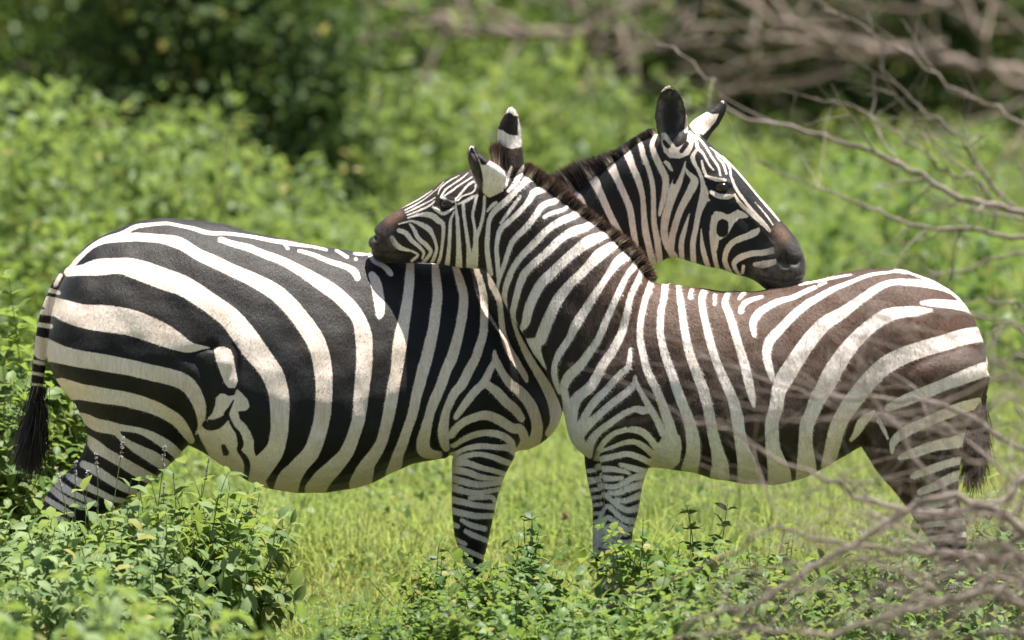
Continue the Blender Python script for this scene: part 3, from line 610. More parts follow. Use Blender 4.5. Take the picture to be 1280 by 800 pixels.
COAT_B = '''
W 605.5,246,5 605,258.7,5 603.5,271.7,5.5 599.4,286.4,5.5 595.4,299.4,6.5 594,316,9 592,332,11
W 596,244,5 593,257,5 591,270,5 593.8,286.4,5 594.6,300,7
W 620,253,5 615,257,6 609,264,4
W 672,212,8 660,223,10 648,236,8 634,250,9 620,262,9 612,274,7 610,290,7 609,310,7 611,328,7 613,342,7
W 650,246,5 638,262,6 626,279,5
W 690,231,5 682,236,7 668,240,9 660,252,8 650,264,8 636,277,8 625,288,8 621,308,6 622,328,6 623,346,5
W 700,248,4 694,251,7 678,257,8 669,270,8 656,286,9 642,300,8 635,316,7 630,332,6 624,348,5 622,362,3
W 710,259,3 702,263,5 688,267,5 680,272,4
W 728,266,5 720,269,8 702,276,9 686,286,8 670,302,9 654,318,9 642,334,8 635,350,8 632,360,7 631,372,6 633,384,4
W 750,276,5 738,282,8 718,289,12 702,298,10 686,314,10 670,328,9 656,342,10 649,358,9 645,374,8 641.5,388,7 641,398,7 646,412,4
W 770,288,6 758,294,8 738,301,14 722,312,12 706,326,11 690,342,12 676,356,12.5 666,374,12 660,390,12 656,404,10 650,413,5
W 782,299,8 768,306,10 750,318,15 736,332,12 722,346,11 710,358,11.5 698,374,13 690,390,13 682,408,14 676,424,15
WP 652,424 668,422 677,428 676,437 678,448 684,462 676,456 664,444
W 794,308,9 784,318,12 770,330,11.5 758,347,8 748,362,9 732,386,11 720,406,12 712,422,9 702,438,9 697,448,8 694,460,8 696,476,7 700,490,5
W 797,324,6 792,334,8 784,344,7 777,358,8 768,378,8 758,400,9 748,424,9 736,442,10 724,458,12 711,471,12 706,486,9.5 709,502,11 710,520,15 712,538,17
W 804,332,6 800,343,6 796,354,8 788,372,8 783,394,9 776,418,10 766,438,11 754,456,12 740,482,13 724,496,13.5 717,510,14 715,526,14
W 814,350,7 813,356,7.5 806,376,8 801,400,8 800,424,8.5 804,442,9 808,460,9.5 814,474,10 820,486,10 828,506,11 834,524,13 838,540,15 839,556,17 832,576,15
W 788,436,4 787.5,447,6 785,460,7 776,468,8 760,486,9 746,500,10 734,516,9.5 728,530,12 720,548,18
W 794,471,4 793,480,7 782,492,9 766,504,9 750,518,9.5 736,530,12 722,544,18 728,560,14
W 795,477,5 800,488,6 808,502,7 816,516,8 823,530,9 828,544,8
W 812,511,8 804,513,10 794,511,7.5 780,517,7.5 764,528,8 748,540,9 739,552,11 736,566,11
W 784,536,7 770,540,6.5 758,549,7 750,560,6 746,572,5
B 783,524,1.2 785,536,1.4 786,543,1.2
W 786,537,6 792,536,8 804,540,9 814,550,8.5 820,560,7
W 750,563,5 766,558,5.5 782,552,6.5 794,552,7 806,559,8 816,568,8
W 748,575,7 768,570,7 784,567,7 800,572,7 816,580,6
W 775,580,3.5 788,584,6 808,590,6.5
W 748,586,7 766,586,6 780,589,4 787,592,2
W 728,596,3 744,590,4
W 753,597,6 765,598,5 777.6,597,3
W 750,607,5 767.5,608.4,4.5 781,603,5 792,597,6 808,594,6
W 761,616,3 772,616,5 785.5,610.6,7 804,605,7
W 770,624,3 781,626,5 794.5,621,6 804,617,6
W 754,617,3.5 763,624,4 774,633,4.5 785.5,637.6,6 802,633,7
W 741,668,3 749.5,650,4 754,637.6,3 761,633,4 772,643,4.5 783,650,6 798,652,7
W 742,678,3 753,654.5,4 759.6,646.6,4 770,653,4.5 781,660,5 794,662,5
W 742,690,3 750.6,668,4 759.6,658,4 770,660,5 782,667,5
W 754,666,4 765,667,5 775,670,3
W 744,686,3 752,675,4.5 767.5,676,4.5 779,678,4.5 792,677,5
W 752,682.6,3 767.5,684,4 780,684.4,3
W 746,690,4 761,691.6,4.5 774,694,5 790,693,6
W 756,698.4,2 768.6,699,3
W 752,707,4 772,705,4.5 790,702,6
W 744,716,4 765,715,4 786,713,5
W 744,725,4 767.5,724,4 784,721,5
W 744,734,4 765,734,4 782,732,4
W 744,745,4 784,744,4
W 744,757,4 784,756,4
W 744,770,4 784,769,4
W 744,785,4 784,784,4
W 734,604,2.5 750,600,3
W 736,613,2.5 750,611,3
W 738,622,2.5 751,621,3
W 739,632,2.5 752,630,3
W 740,642,2.5 751,641,2.5
W 740,653,2.5 748,651,2.5
W 831,350,7 831,358,8 830,370,8 826,390,8.5 825,410,9 827,426,9 832,446,10 840,468,11 848,492,12 856,512,13 862,530,15 866,550,17 866,568,18 862,586,20
WP 836,538 850,545 852,560 849,578 835,590 812,588 815,566 826,550
W 846,352,4 848,360,5 850,374,8 853,394,9 857,420,10 862,442,11 870,464,12 878,485,13 884,506,13 888,526,13 892,546,14 897,566,16 900,582,20 899,602,24
W 879,366,8 877,376,8 880,396,9 886,420,10 892,442,10 900,463,11 908,481,12 916,500,13 921,520,15 924,540,15 928,560,17 933,580,22 936,606,28
W 864,362,4 863,372,6
W 893,369,4 893,380,4
W 909,368,6 906,378,8 911,392,9 918,414,10 924,434,10 930,453,11 936,479,11.5 940,496,9 942,508,4
W 929,367,5 924,373,4
W 952,371,4 936,376,6 928,382,7 926,389,7
W 1018,359,5 996,369,6 976,376,7 958,385,8.5 946,394,10 941,406,9 943,419,6
W 1132,341,3 1120,338,3.5 1108,340,3 1090,343,4 1070,350,4 1050,358,6 1030,368,8 1008,380,9.5 990,396,10.5 974,412,11 962,426,12 958,442,11 961,458,10 966,474,7
W 1000,356,3 1020,351,3 1044,347,3 1064,344,2
W 1024,356,4 1032,353,3
W 1126,337,2.5 1146,345,2.5 1168,354,3 1186,364,3 1200,375,3
W 1198,370,4 1180,361,5 1160,356,8 1140,353,9 1116,353,8 1096,360,9 1076,374,11 1056,389,13.5 1036,401,17 1020,416,19 1004,436,20 990,458,21 980,474,22 973,490,18 970,510,17 965,526,17 965,544,17 966,560,18 970,576,22 974,592,27 974,608,29
W 1164,388,4 1146,389,12 1128,390,14 1108,395,18 1090,406,17 1074,420,18 1060,436,20 1046,456,22 1036,474,23 1030,486,21 1022,498,20 1016,514,18 1009,530,18 1007,546,17 1007,564,19 1008,580,23 1008,598,25
W 1152,379,5 1170,379,10 1190,380,11 1208,384,10 1218,391,6
W 1236,416,20 1210,420,20 1184,427,20 1160,434,20 1136,442,21 1114,452,22 1098,464,21.5 1083,480,22 1067,500,22 1055,517,20 1046,537,20 1041,557,19 1035,580,16
W 1240,459,18 1225,463.5,18 1205,471,17 1180,481,15 1155,491,15 1130,501,14 1110,510,9
W 1092,517,6 1086,521,9 1077,527,12 1070,540,9 1063,550,4
W 1098,527,5 1104,538,5 1109,549,3
W 1115,565,4 1117,552,10 1132,540,13 1150,531,13 1175,520,13 1200,510,14 1222,504,14
W 1125,572,6 1145,565,12 1170,557,13 1195,552,16 1212,547,16
W 1142,595,7 1162,587,9 1185,579,9 1206,574,9
W 1150,615,6 1170,607,9 1190,597,11 1204,592,10
W 1147,625,5 1160,631,7 1180,627,8 1195,620,7 1202,612,4
W 1150,642,5 1200,638,6
W 1158,656,5 1204,652,6
W 1160,674,5 1206,668,5
W 1168,692,5 1208,690,5
W 1170,712,5 1208,710,5
W 1170,732,5 1208,730,5
W 1170,754,5 1208,752,5
W 502,259.5,2.6 515,253.3,3.2 528,246.2,2.6 540,238,2
W 506,262.8,2.6 518,256.6,3 531,248.6,2.2 545,237,2 554,227.5,2
W 507,266,2.6 520,260,3.6 534.5,252.8,3 544,247,2.6
W 508.5,269,2.6 521.5,264.4,3.8 538,256.5,4 543,251.6,3
W 510,272.5,3 523,268.7,5 538,269,9 547.5,275.5,9 554,281,7 554.5,294.5,5.5 553,307.5,4.5 550.7,320.5,4.5 547,330,4
W 541,258.7,4 546,262,6 554,267.2,5.5 562,263.8,5.5 568,258.7,4
W 498.7,280,3 508,277.5,3.5 516,276.6,4.5 524.7,280,7 536,286.5,8 542,296,5.5 546,309,4.5 543.4,320.5,5 538,331,4.5
W 512,280,4 516.6,286,6 523,297.7,6.5 533,306.5,6.5 538.5,314,5.5 534.5,322,5 527,330,4.5
W 498.7,288,7 507,291.5,7.5 515,301,6.5 523,307.5,5.5 529.6,315.6,4.5 528,323,3
W 490,297.7,7 495.5,306,8 503.6,311,6 515,314,3.5 522,319,4 515,326,4
W 552,246.5,5 560.5,251.4,5 567,252.4,4 571,250.6,3
W 552,245,3.6 557,237,4.2 567,229.8,3 578,222.2,3 585,216.4,2
W 547.5,242.5,2.6 550.7,235,2.8 560.5,226.5,2.8 573.5,219.4,2
W 555.6,245,3 564,239,4 575,231,3.2 585,224.6,3 592,220,3
W 570,249,4 576.7,241,4.2 585,231.4,4 593,227,4 594.6,232.7,3.4 591,240,3.4 578,245.4,3.4 572.6,250.8,3.4
W 573.5,255,4 583,250.8,5.5 592,245.4,5
W 570,248,3 570,260,4 572,275,6 573.5,294.5,6.5 574,314,7.5 573.5,335,9
W 568,264.4,3 563.7,275,5 563,291,5.5 562,307.5,5.5 559,331,6.5
W 579,255.5,5.5 580,268.5,5.5 582.4,283,5.5 585,301,5.5 586.5,315.6,7 588,332,11
WP 596,190 604,196 611,199 622,206 632,213 634,228 629,240 612,248 603,242 602,222
BP 596,189 603,193 612,200 606,206 600,204
BP 583,186 588,182 594,189 599,204 602,222 603,238 597,232 590,220 584,206
W 584.5,196,1.6 588.5,183,3 595,190,2.6 600.5,206,3 603.5,224,3 604,238,3
W 639,208.5,4 634.5,222,6 631.5,234,5
W 655,208,6 649.5,217.5,8 643.5,229.5,8 636,238.5,6.5
WP 631,143 634,131 641,129 648,138 648.5,146 642,145 636,141
WP 620,160 629,162.5 636,167.5 646.5,169 647,146 650,143 654,150 655,183 640,187 620,181
BP 452,306 462,320 484,320 497,318 492,310 487,300 486,294 493,289 490,282 500,275 502,265 496,258 462,280 450,296
'''
def parse(txt):
    out = []
    for ln in txt.strip().splitlines():
        k, *pts = ln.split()
        out.append((k, np.array([[float(c) for c in p.split(',')] for p in pts])))
    return out
def coat(Q, txt):
    """signed distance (chart units, + = white) of chart positions Q to the white bands"""
    f = np.full(len(Q), -14.0)
    for k, P in parse(txt):
        pad = 16
        if len(k) == 2:
            lo, hi = P.min(0) - pad, P.max(0) + pad
            I = np.nonzero((Q[:, 0] > lo[0]) & (Q[:, 0] < hi[0]) & (Q[:, 1] > lo[1]) & (Q[:, 1] < hi[1]))[0]
            if not len(I): continue
            q = Q[I]; d = np.full(len(I), 1e9); ins = np.zeros(len(I), bool)
            P2 = P
            for i in range(len(P2)):
                a, b = P2[i], P2[(i + 1) % len(P2)]
                ab = b - a; t = np.clip(((q - a) @ ab) / (ab @ ab), 0, 1)
                d = np.minimum(d, np.hypot(*(q - a - t[:, None] * ab).T))
                c = (a[1] > q[:, 1]) != (b[1] > q[:, 1])
                if a[1] != b[1]:
                    xi = a[0] + (q[:, 1] - a[1]) / (b[1] - a[1]) * ab[0]
                    ins ^= c & (q[:, 0] < xi)
            s = np.where(ins, d, -d)
        else:
            S = catmull(P, 5) if len(P) > 2 else (P if len(P) > 1 else np.vstack((P, P + [.01, 0, 0])))
            lo, hi = S[:, :2].min(0) - pad - 10, S[:, :2].max(0) + pad + 10
            I = np.nonzero((Q[:, 0] > lo[0]) & (Q[:, 0] < hi[0]) & (Q[:, 1] > lo[1]) & (Q[:, 1] < hi[1]))[0]
            if not len(I): continue
            q = Q[I]; s = np.full(len(I), -1e9)
            for i in range(len(S) - 1):
                a, b = S[i, :2], S[i + 1, :2]; ab = b - a
                t = np.clip(((q - a) @ ab) / max(ab @ ab, 1e-9), 0, 1)
                s = np.maximum(s, .5 * (S[i, 2] + t * (S[i + 1, 2] - S[i, 2])) - np.hypot(*(q - a - t[:, None] * ab).T))
        f[I] = np.maximum(f[I], s) if k[0] == 'W' else np.minimum(f[I], -s)
    return np.clip(f, -12, 12)
# ------------------------------------------------------------------ zebra bodies
def coat_mat(name, dark, brown, white, stain, spec_rot):
    m, ns, ls = new_mat(name)
    out = node(ns, 'ShaderNodeOutputMaterial'); b = node(ns, 'ShaderNodeBsdfPrincipled')
    ls.new(b.outputs[0], out.inputs[0])
    tc = node(ns, 'ShaderNodeTexCoord')
    st = node(ns, 'ShaderNodeAttribute', attribute_name='stripe').outputs['Fac']
    tn = node(ns, 'ShaderNodeAttribute', attribute_name='tone').outputs['Fac']
    gr = node(ns, 'ShaderNodeAttribute', attribute_name='grey').outputs['Fac']
    fine = noise(ns, ls, 260, 2, .6, tc.outputs['Object'])
    hairn = noise(ns, ls, 900, 2, .6, tc.outputs['Object'])
    blot = noise(ns, ls, 9, 4, .6, tc.outputs['Object'])
    e = mth(ns, ls, 'ADD', st, mth(ns, ls, 'MULTIPLY', mth(ns, ls, 'SUBTRACT', fine, .5), 2.6))
    e = rng(ns, ls, e, -.75, .75, 0, 1, True)
    wcol = mixc(ns, ls, rng(ns, ls, blot, .45, .75, 0, .8), white, stain)
    dcol = mixc(ns, ls, tn, dark, brown)
    c = mixc(ns, ls, e, dcol, wcol)
    pat = noise(ns, ls, 42, 3, .6, tc.outputs['Object'])
    c = mixc(ns, ls, mth(ns, ls, 'MULTIPLY', gr, rng(ns, ls, pat, .35, .6, .1, 1)), c, (.13, .11, .10))
    ru = node(ns, 'ShaderNodeAttribute', attribute_name='rust').outputs['Fac']
    c = mixc(ns, ls, mth(ns, ls, 'MULTIPLY', ru, rng(ns, ls, fine, .3, .6, .4, 1)), c, (.19, .10, .062))
    hv = node(ns, 'ShaderNodeAttribute', attribute_name='hairv').outputs['Fac']
    v = mth(ns, ls, 'MULTIPLY', rng(ns, ls, hairn, .25, .75, .75, 1.15), rng(ns, ls, hv, 0, 1, .62, 1.35))
    dust = noise(ns, ls, 3.5, 5, .65, tc.outputs['Object'])
    c = mixc(ns, ls, rng(ns, ls, dust, .5, .8, 0, .09), c, (.30, .20, .13))
    hsv = node(ns, 'ShaderNodeHueSaturation'); ls.new(c, hsv.inputs['Color']); ls.new(v, hsv.inputs['Value'])
    ls.new(hsv.outputs[0], b.inputs['Base Color'])
    muz = noise(ns, ls, 120, 4, .7, tc.outputs['Object'])
    ls.new(rng(ns, ls, fine, .3, .7, .45, .65), b.inputs['Roughness'])
    b.inputs['Specular IOR Level'].default_value = .3
    b.inputs['Sheen Weight'].default_value = .04; b.inputs['Sheen Roughness'].default_value = .4
    mp = node(ns, 'ShaderNodeMapping'); mp.inputs['Rotation'].default_value = (0, spec_rot, 0); mp.inputs['Scale'].default_value = (1, 1, .09)
    ls.new(tc.outputs['Object'], mp.inputs['Vector']); streak = noise(ns, ls, 210, 3, .6, mp.outputs[0])
    v = mth(ns, ls, 'MULTIPLY', v, rng(ns, ls, streak, .3, .7, .84, 1.12)); ls.new(v, hsv.inputs['Value'])
    bp = node(ns, 'ShaderNodeBump', i_Strength=.6, i_Distance=.0025)
    mid = noise(ns, ls, 55, 3, .6, tc.outputs['Object'])
    ls.new(mth(ns, ls, 'ADD', mth(ns, ls, 'MULTIPLY', hairn, .5), mth(ns, ls, 'ADD', mth(ns, ls, 'MULTIPLY', mid, .8), mth(ns, ls, 'MULTIPLY', streak, .9))), bp.inputs['Height'])
    ls.new(bp.outputs[0], b.inputs['Normal'])
    return m
def hair_mat(name, dark, tip, white):
    m, ns, ls = new_mat(name)
    out = node(ns, 'ShaderNodeOutputMaterial'); b = node(ns, 'ShaderNodeBsdfPrincipled'); ls.new(b.outputs[0], out.inputs[0])
    st = node(ns, 'ShaderNodeAttribute', attribute_name='stripe').outputs['Fac']
    t = node(ns, 'ShaderNodeAttribute', attribute_name='along').outputs['Fac']
    v = node(ns, 'ShaderNodeAttribute', attribute_name='vary').outputs['Fac']
    c = mixc(ns, ls, rng(ns, ls, t, .45, 1, 0, 1), dark, tip)
    w = mth(ns, ls, 'MULTIPLY', rng(ns, ls, st, -.5, 1.5, 0, 1), rng(ns, ls, t, .05, .7, .85, .08))
    c = mixc(ns, ls, w, c, white)
    hsv = node(ns, 'ShaderNodeHueSaturation'); ls.new(c, hsv.inputs['Color']); ls.new(rng(ns, ls, v, 0, 1, .6, 1.4), hsv.inputs['Value'])
    ls.new(hsv.outputs[0], b.inputs['Base Color']); b.inputs['Roughness'].default_value = .55
    return m

def loft(stn, sub=6, nr=40, cup=0.0, n=2.15, low=.10):
    """closed loft; a station is (x,y of one edge, x,y of the other, half width, depth Y)"""
    S = catmull(np.array(stn, float), sub); V = []
    th = np.arange(nr) / nr * 2 * math.pi
    sg = lambda a, p: np.sign(a) * np.abs(a) ** p
    s_, c_ = sg(np.sin(th), 2 / n), sg(np.cos(th), 2 / n)
    for x1, y1, x2, y2, hw, Y in S:
        T, B = at(x1, y1, Y), at(x2, y2, Y)
        C, A = (T + B) / 2, (T - B) / 2
        r = C + s_[:, None] * A
        r[:, 1] += c_ * max(hw, .3) * PX * (1 - low * s_) + cup * PX * (1 - s_ ** 2)
        V.append(r)
    k = len(S); V = np.concatenate(V); i = np.arange(nr); j = (i + 1) % nr
    F = np.concatenate([np.stack((a * nr + i, a * nr + j, (a + 1) * nr + j, (a + 1) * nr + i), 1) for a in range(k - 1)])
    c0, c1 = len(V), len(V) + 1
    V = np.vstack((V, V[:nr].mean(0), V[(k - 1) * nr:k * nr].mean(0)))
    T1 = np.stack((np.full(nr, c0), j, i), 1); T2 = np.stack((np.full(nr, c1), (k - 1) * nr + i, (k - 1) * nr + j), 1)
    return V, F, np.concatenate((T1, T2))

def fuse(lofts, voxel):
    """all lofts of one animal grown together into one continuous skin"""
    V, Q, T, o = [], [], [], 0
    for v, q, t in lofts:
        V.append(v); Q.append(q + o); T.append(t + o); o += len(v)
    me = mesh_from('tmp', np.concatenate(V), [np.concatenate(Q), np.concatenate(T)])
    bm = bmesh.new(); bm.from_mesh(me); bmesh.ops.recalc_face_normals(bm, faces=bm.faces); bm.to_mesh(me); bm.free()
    ob = bpy.data.objects.new('tmp', me); COL.objects.link(ob)
    md = ob.modifiers.new('r', 'REMESH'); md.mode = 'VOXEL'; md.voxel_size = voxel; md.use_smooth_shade = True
    out = bpy.data.meshes.new_from_object(ob.evaluated_get(bpy.context.evaluated_depsgraph_get()))
    bpy.data.objects.remove(ob); bpy.data.meshes.remove(me)
    return out
def relax(me, amount, its):
    V = verts(me); n = len(V)
    E = np.empty(len(me.edges) * 2, np.int32); me.edges.foreach_get('vertices', E); E = E.reshape(-1, 2)
    a = np.concatenate((E[:, 0], E[:, 1])); b = np.concatenate((E[:, 1], E[:, 0]))
    deg = np.bincount(a, minlength=n).clip(1)[:, None]
    for it in range(its):
        avg = np.stack([np.bincount(a, V[b, k], n) for k in range(3)], 1) / deg
        V = V + amount[:, None] * (.6 if it % 2 == 0 else -.52) * (avg - V)
    return V
def polydist(q, P):
    P = np.asarray(P, float); d = np.full(len(q), 1e9)
    if len(P) == 1: return np.hypot(*(q - P[0]).T)
    P = catmull(P, 4)
    for i in range(len(P) - 1):
        ab = P[i + 1] - P[i]; t = np.clip(((q - P[i]) @ ab) / (ab @ ab), 0, 1)
        d = np.minimum(d, np.hypot(*(q - P[i] - t[:, None] * ab).T))
    return d

def strands(roots, dirs, length, width, bend, stripe, rs):
    n = len(roots); t = np.array([0, .35, .7, 1.0]); wv = np.array([1, .85, .5, 0])
    rnd = rs.normal(size=(n, 3)); side = np.cross(dirs, rnd); side /= np.linalg.norm(side, axis=1)[:, None] + 1e-9
    ctr = roots[:, None] + (dirs[:, None] * t[None, :, None] + bend[:, None] * (t ** 2)[None, :, None]) * length[:, None, None]
    off = side[:, None] * (wv[None, :, None] * width[:, None, None] * .5)
    L, Rr = ctr - off, ctr + off
    V = np.concatenate((L[:, :3].reshape(n, -1), Rr[:, :3].reshape(n, -1), ctr[:, 3]), 1).reshape(n, 7, 3)
    b = (np.arange(n) * 7)[:, None]
    Q = np.concatenate((b + [0, 3, 4, 1], b + [1, 4, 5, 2])); T = b + [2, 5, 6]
    al = np.tile([0, .35, .7, 0, .35, .7, 1], n); sv = np.repeat(stripe, 7); vv = np.repeat(rs.rand(n), 7)
    return V.reshape(-1, 3), Q, T, al, sv, vv
def hair_obj(name, data, mat, parent, org):
    V, Q, T, al, sv, vv = data
    me = mesh_from(name, V - org, [Q, T]); attr(me, 'along', al); attr(me, 'stripe', sv); attr(me, 'vary', vv)
    return obj(name, me, mat, parent)

def zebra(spec):
    rs = np.random.RandomState(spec['seed'])
    me = fuse([loft(**l) for l in spec['lofts']], .0046)
    yx = np.array(spec['axis'], float)                         # centre plane of the animal along the chart
    def side(V):
        q = chart(V); yc = np.interp(q[:, 0], yx[:, 0], yx[:, 1])
        leg = (q[:, 1] > spec['legs_below'])
        V2 = V.copy(); far = (V[:, 1] > yc) & ~leg
        V2[far, 1] = 2 * yc[far] - V[far, 1]
        return chart(V2)
    q = side(verts(me))
    hx0, hx1, hy0, hy1 = spec['head']
    inh = lambda q: (q[:, 0] > hx0) & (q[:, 0] < hx1) & (q[:, 1] > hy0) & (q[:, 1] < hy1)
    amt = np.ones(len(q)); V = relax(me, np.where(inh(q), .45, 1.0) * np.where(q[:, 1] > 600, .5, 1), 36); put(me, V)
    # finer skin on the head, whose bands are the narrowest
    hv = inh(side(verts(me)))
    bm = bmesh.new(); bm.from_mesh(me); bm.verts.ensure_lookup_table()
    ed = [e for e in bm.edges if hv[e.verts[0].index] and hv[e.verts[1].index]]
    bmesh.ops.subdivide_edges(bm, edges=ed, cuts=1, use_grid_fill=True); bm.to_mesh(me); bm.free()
    V = verts(me); V = relax(me, np.where(inh(side(V)), .8, 0), 4); put(me, V)
    q = side(V); N = normals(me); D = np.zeros(len(V))
    for P, r, dep in spec['dents']:
        D -= dep * .001 * np.exp(-(polydist(q, P) / r) ** 2)
    D += .0022 * np.sin(V[:, 0] * 31 + 2 * np.sin(V[:, 2] * 17)) * np.sin(V[:, 2] * 23 + V[:, 1] * 19) * np.clip((600 - q[:, 1]) / 60, 0, 1) * np.where(inh(q), .3, 1)
    D += .0010 * np.sin(V[:, 0] * 75 + V[:, 2] * 14) * np.sin(V[:, 2] * 38) * np.where(inh(q), .2, 1)
    put(me, V + N * D[:, None])
    me.polygons.foreach_set('use_smooth', np.ones(len(me.polygons), bool))
    tone = np.full(len(V), float(spec['tone0'])); grey = np.zeros(len(V)); rust = np.zeros(len(V))
    for P, r, val, kind in spec['tones']:
        w = np.exp(-(polydist(q, P) / r) ** 2) * val
        if kind == 'rust': rust = np.maximum(rust, w)
        elif kind == 'tone': tone = np.maximum(tone, w) if val > 0 else tone + w
        else: grey = np.maximum(grey, w)
    V = verts(me); f = coat(q, spec['coat'])
    head_w = np.clip((345 - q[:, 1]) / 60, 0, 1) * ((q[:, 0] > hx0) & (q[:, 0] < hx1))
    f = f - .75 * head_w + .95 * np.clip((q[:, 1] - 560) / 40, 0, 1)
    org = np.array(spec['origin'])
    # short hair of the coat, lying along the body
    np_ = len(me.polygons); ar = np.empty(np_, np.float32); ct = np.empty(np_ * 3, np.float32); nm = np.empty(np_ * 3, np.float32)
    ls0 = np.empty(np_, np.int32); ltot = np.empty(np_, np.int32); lv = np.empty(len(me.loops), np.int32)
    me.polygons.foreach_get('area', ar); me.polygons.foreach_get('center', ct); me.polygons.foreach_get('normal', nm)
    me.polygons.foreach_get('loop_start', ls0); me.polygons.foreach_get('loop_total', ltot); me.loops.foreach_get('vertex_index', lv)
    nh = spec['hairs']; pf = rs.choice(np_, nh, p=ar / ar.sum()); C, Nf = ct.reshape(-1, 3)[pf].astype(float), nm.reshape(-1, 3)[pf].astype(float)
    v0 = lv[ls0[pf]]
    tang = unit(np.cross(Nf, rs.normal(size=(nh, 3)))); C = C + tang * (rs.uniform(-.0035, .0035, nh) * (1 - .5 * (C[:, 2] > 9)))[:, None]
    qh = side(C); fh = coat(qh, spec['coat']) + .95 * np.clip((qh[:, 1] - 560) / 40, 0, 1) - .75 * np.clip((345 - qh[:, 1]) / 60, 0, 1) * ((qh[:, 0] > hx0) & (qh[:, 0] < hx1))
    sx = spec['faces']
    hl = np.clip((qh[:, 0] - spec['headx']) * sx / 60, 0, 1) * (qh[:, 1] < 380)
    fl = np.stack((-.75 * sx * (1 - .2 * hl), np.zeros(nh), -.62 + .9 * hl - .0 * hl), 1)
    leg = np.clip((qh[:, 1] - 560) / 60, 0, 1)[:, None]; fl = fl * (1 - leg) + np.array((0, 0, -1.)) * leg
    swirl = np.stack((np.sin(C[:, 2] * 9 + C[:, 0] * 5), np.zeros(nh), np.cos(C[:, 0] * 8 - C[:, 2] * 4)), 1) * .28
    fl = fl + swirl + rs.normal(size=(nh, 3)) * .22
    fl = unit(fl - Nf * (fl * Nf).sum(1)[:, None])
    sd = unit(np.cross(fl, Nf) + Nf * rs.normal(size=nh)[:, None] * .35)
    ln = spec['hairlen'] * rs.uniform(.6, 1.25, nh) * (1 - .5 * hl) ; wd = .0015 * rs.uniform(.6, 1.3, nh)
    lift = np.abs(rs.normal(size=nh)) * spec['lift'] + .08
    b0 = C - Nf * .0006
    H = np.stack((b0 - sd * wd[:, None] * .5, b0 + sd * wd[:, None] * .5, b0 + (fl + Nf * lift[:, None]) * ln[:, None]), 1).reshape(-1, 3)
    tri = np.arange(nh * 3).reshape(-1, 3) + len(V)
    quads = ls0[ltot == 4][:, None] + np.arange(4); others = [(ltot == k) for k in np.unique(ltot) if k != 4]
    F = [lv[quads]] + [lv[ls0[mk][:, None] + np.arange(ltot[mk][0])] for mk in others] + [tri]
    skinN = normals(me)
    me2 = mesh_from('zebra', np.concatenate((V, H)) - org, F)
    attr(me2, 'stripe', np.concatenate((f, np.repeat(fh, 3)))); attr(me2, 'tone', np.concatenate((tone, np.repeat(tone[v0], 3))).clip(0, 1))
    attr(me2, 'grey', np.concatenate((grey, np.repeat(grey[v0], 3))).clip(0, 1)); attr(me2, 'rust', np.concatenate((rust, np.repeat(rust[v0], 3))).clip(0, 1))
    attr(me2, 'hairv', np.concatenate((np.full(len(V), .5), np.repeat(rs.rand(nh), 3))))
    # hairs take the light of the skin they lie on
    me2.normals_split_custom_set_from_vertices(np.concatenate((skinN, unit(np.repeat(Nf, 3, 0) + .35 * np.repeat(fl, 3, 0) * rs.normal(size=(nh * 3, 1)) + .25 * np.repeat(sd, 3, 0) * rs.normal(size=(nh * 3, 1))))).astype(np.float32))
    bpy.data.meshes.remove(me); me = me2
    o = obj('zebra', me, spec['mat'], None, tuple(org))
    tag(o, spec['label'], 'zebra', 'zebras resting their heads on each other')
    # mane and tail tuft
    for name, rows in spec['hair']:
        parts = []
        for P, dens, ln, dr, bend, spread, wid in rows:
            P = np.asarray(P, float)                                   # x, y, Y along the root line
            S = catmull(P, 8); k = rs.uniform(0, len(S) - 1.001, dens); i = k.astype(int); fr = (k - i)[:, None]
            p = S[i] * (1 - fr) + S[i + 1] * fr
            u = k / (len(S) - 1)
            jit = rs.normal(size=(dens, 3)) * np.array(spread)
            p = p + jit
            pts = np.array([at(a, b, c) for a, b, c in p])
            L0 = np.interp(u, np.linspace(0, 1, len(ln)), ln) * PX * (rs.uniform(.6, 1.1, dens) if name == 'tail_tuft' else rs.uniform(.8, 1.05, dens))
            dd = np.stack([np.interp(u, np.linspace(0, 1, len(dr)), [v[c] for v in dr]) for c in range(3)], 1)
            dd += rs.normal(size=dd.shape) * (.15 if name == 'tail_tuft' else .075); dd /= np.linalg.norm(dd, axis=1)[:, None]
            bb = np.tile(np.array(bend, float), (dens, 1)) + rs.normal(size=(dens, 3)) * (.12 if name == 'tail_tuft' else .06)
            parts.append(strands(pts, dd, L0, np.full(dens, wid) * rs.uniform(.6, 1.3, dens), bb, coat(p[:, :2], spec['coat']), rs))
        o7 = 0; Vs, Qs, Ts = [], [], []
        for d in parts:
            Vs.append(d[0]); Qs.append(d[1] + o7); Ts.append(d[2] + o7); o7 += len(d[0])
        hair_obj(name, (np.concatenate(Vs), np.concatenate(Qs), np.concatenate(Ts), *[np.concatenate([d[c] for d in parts]) for c in (3, 4, 5)]), spec['hmat'], o, org)
    # eyes, one on each side of the head
    ex, ey = spec['eye']; qq = side(V)
    yc = float(np.interp(ex, yx[:, 0], yx[:, 1]))
    near = (np.hypot(qq[:, 0] - ex, qq[:, 1] - ey) < 2.2)
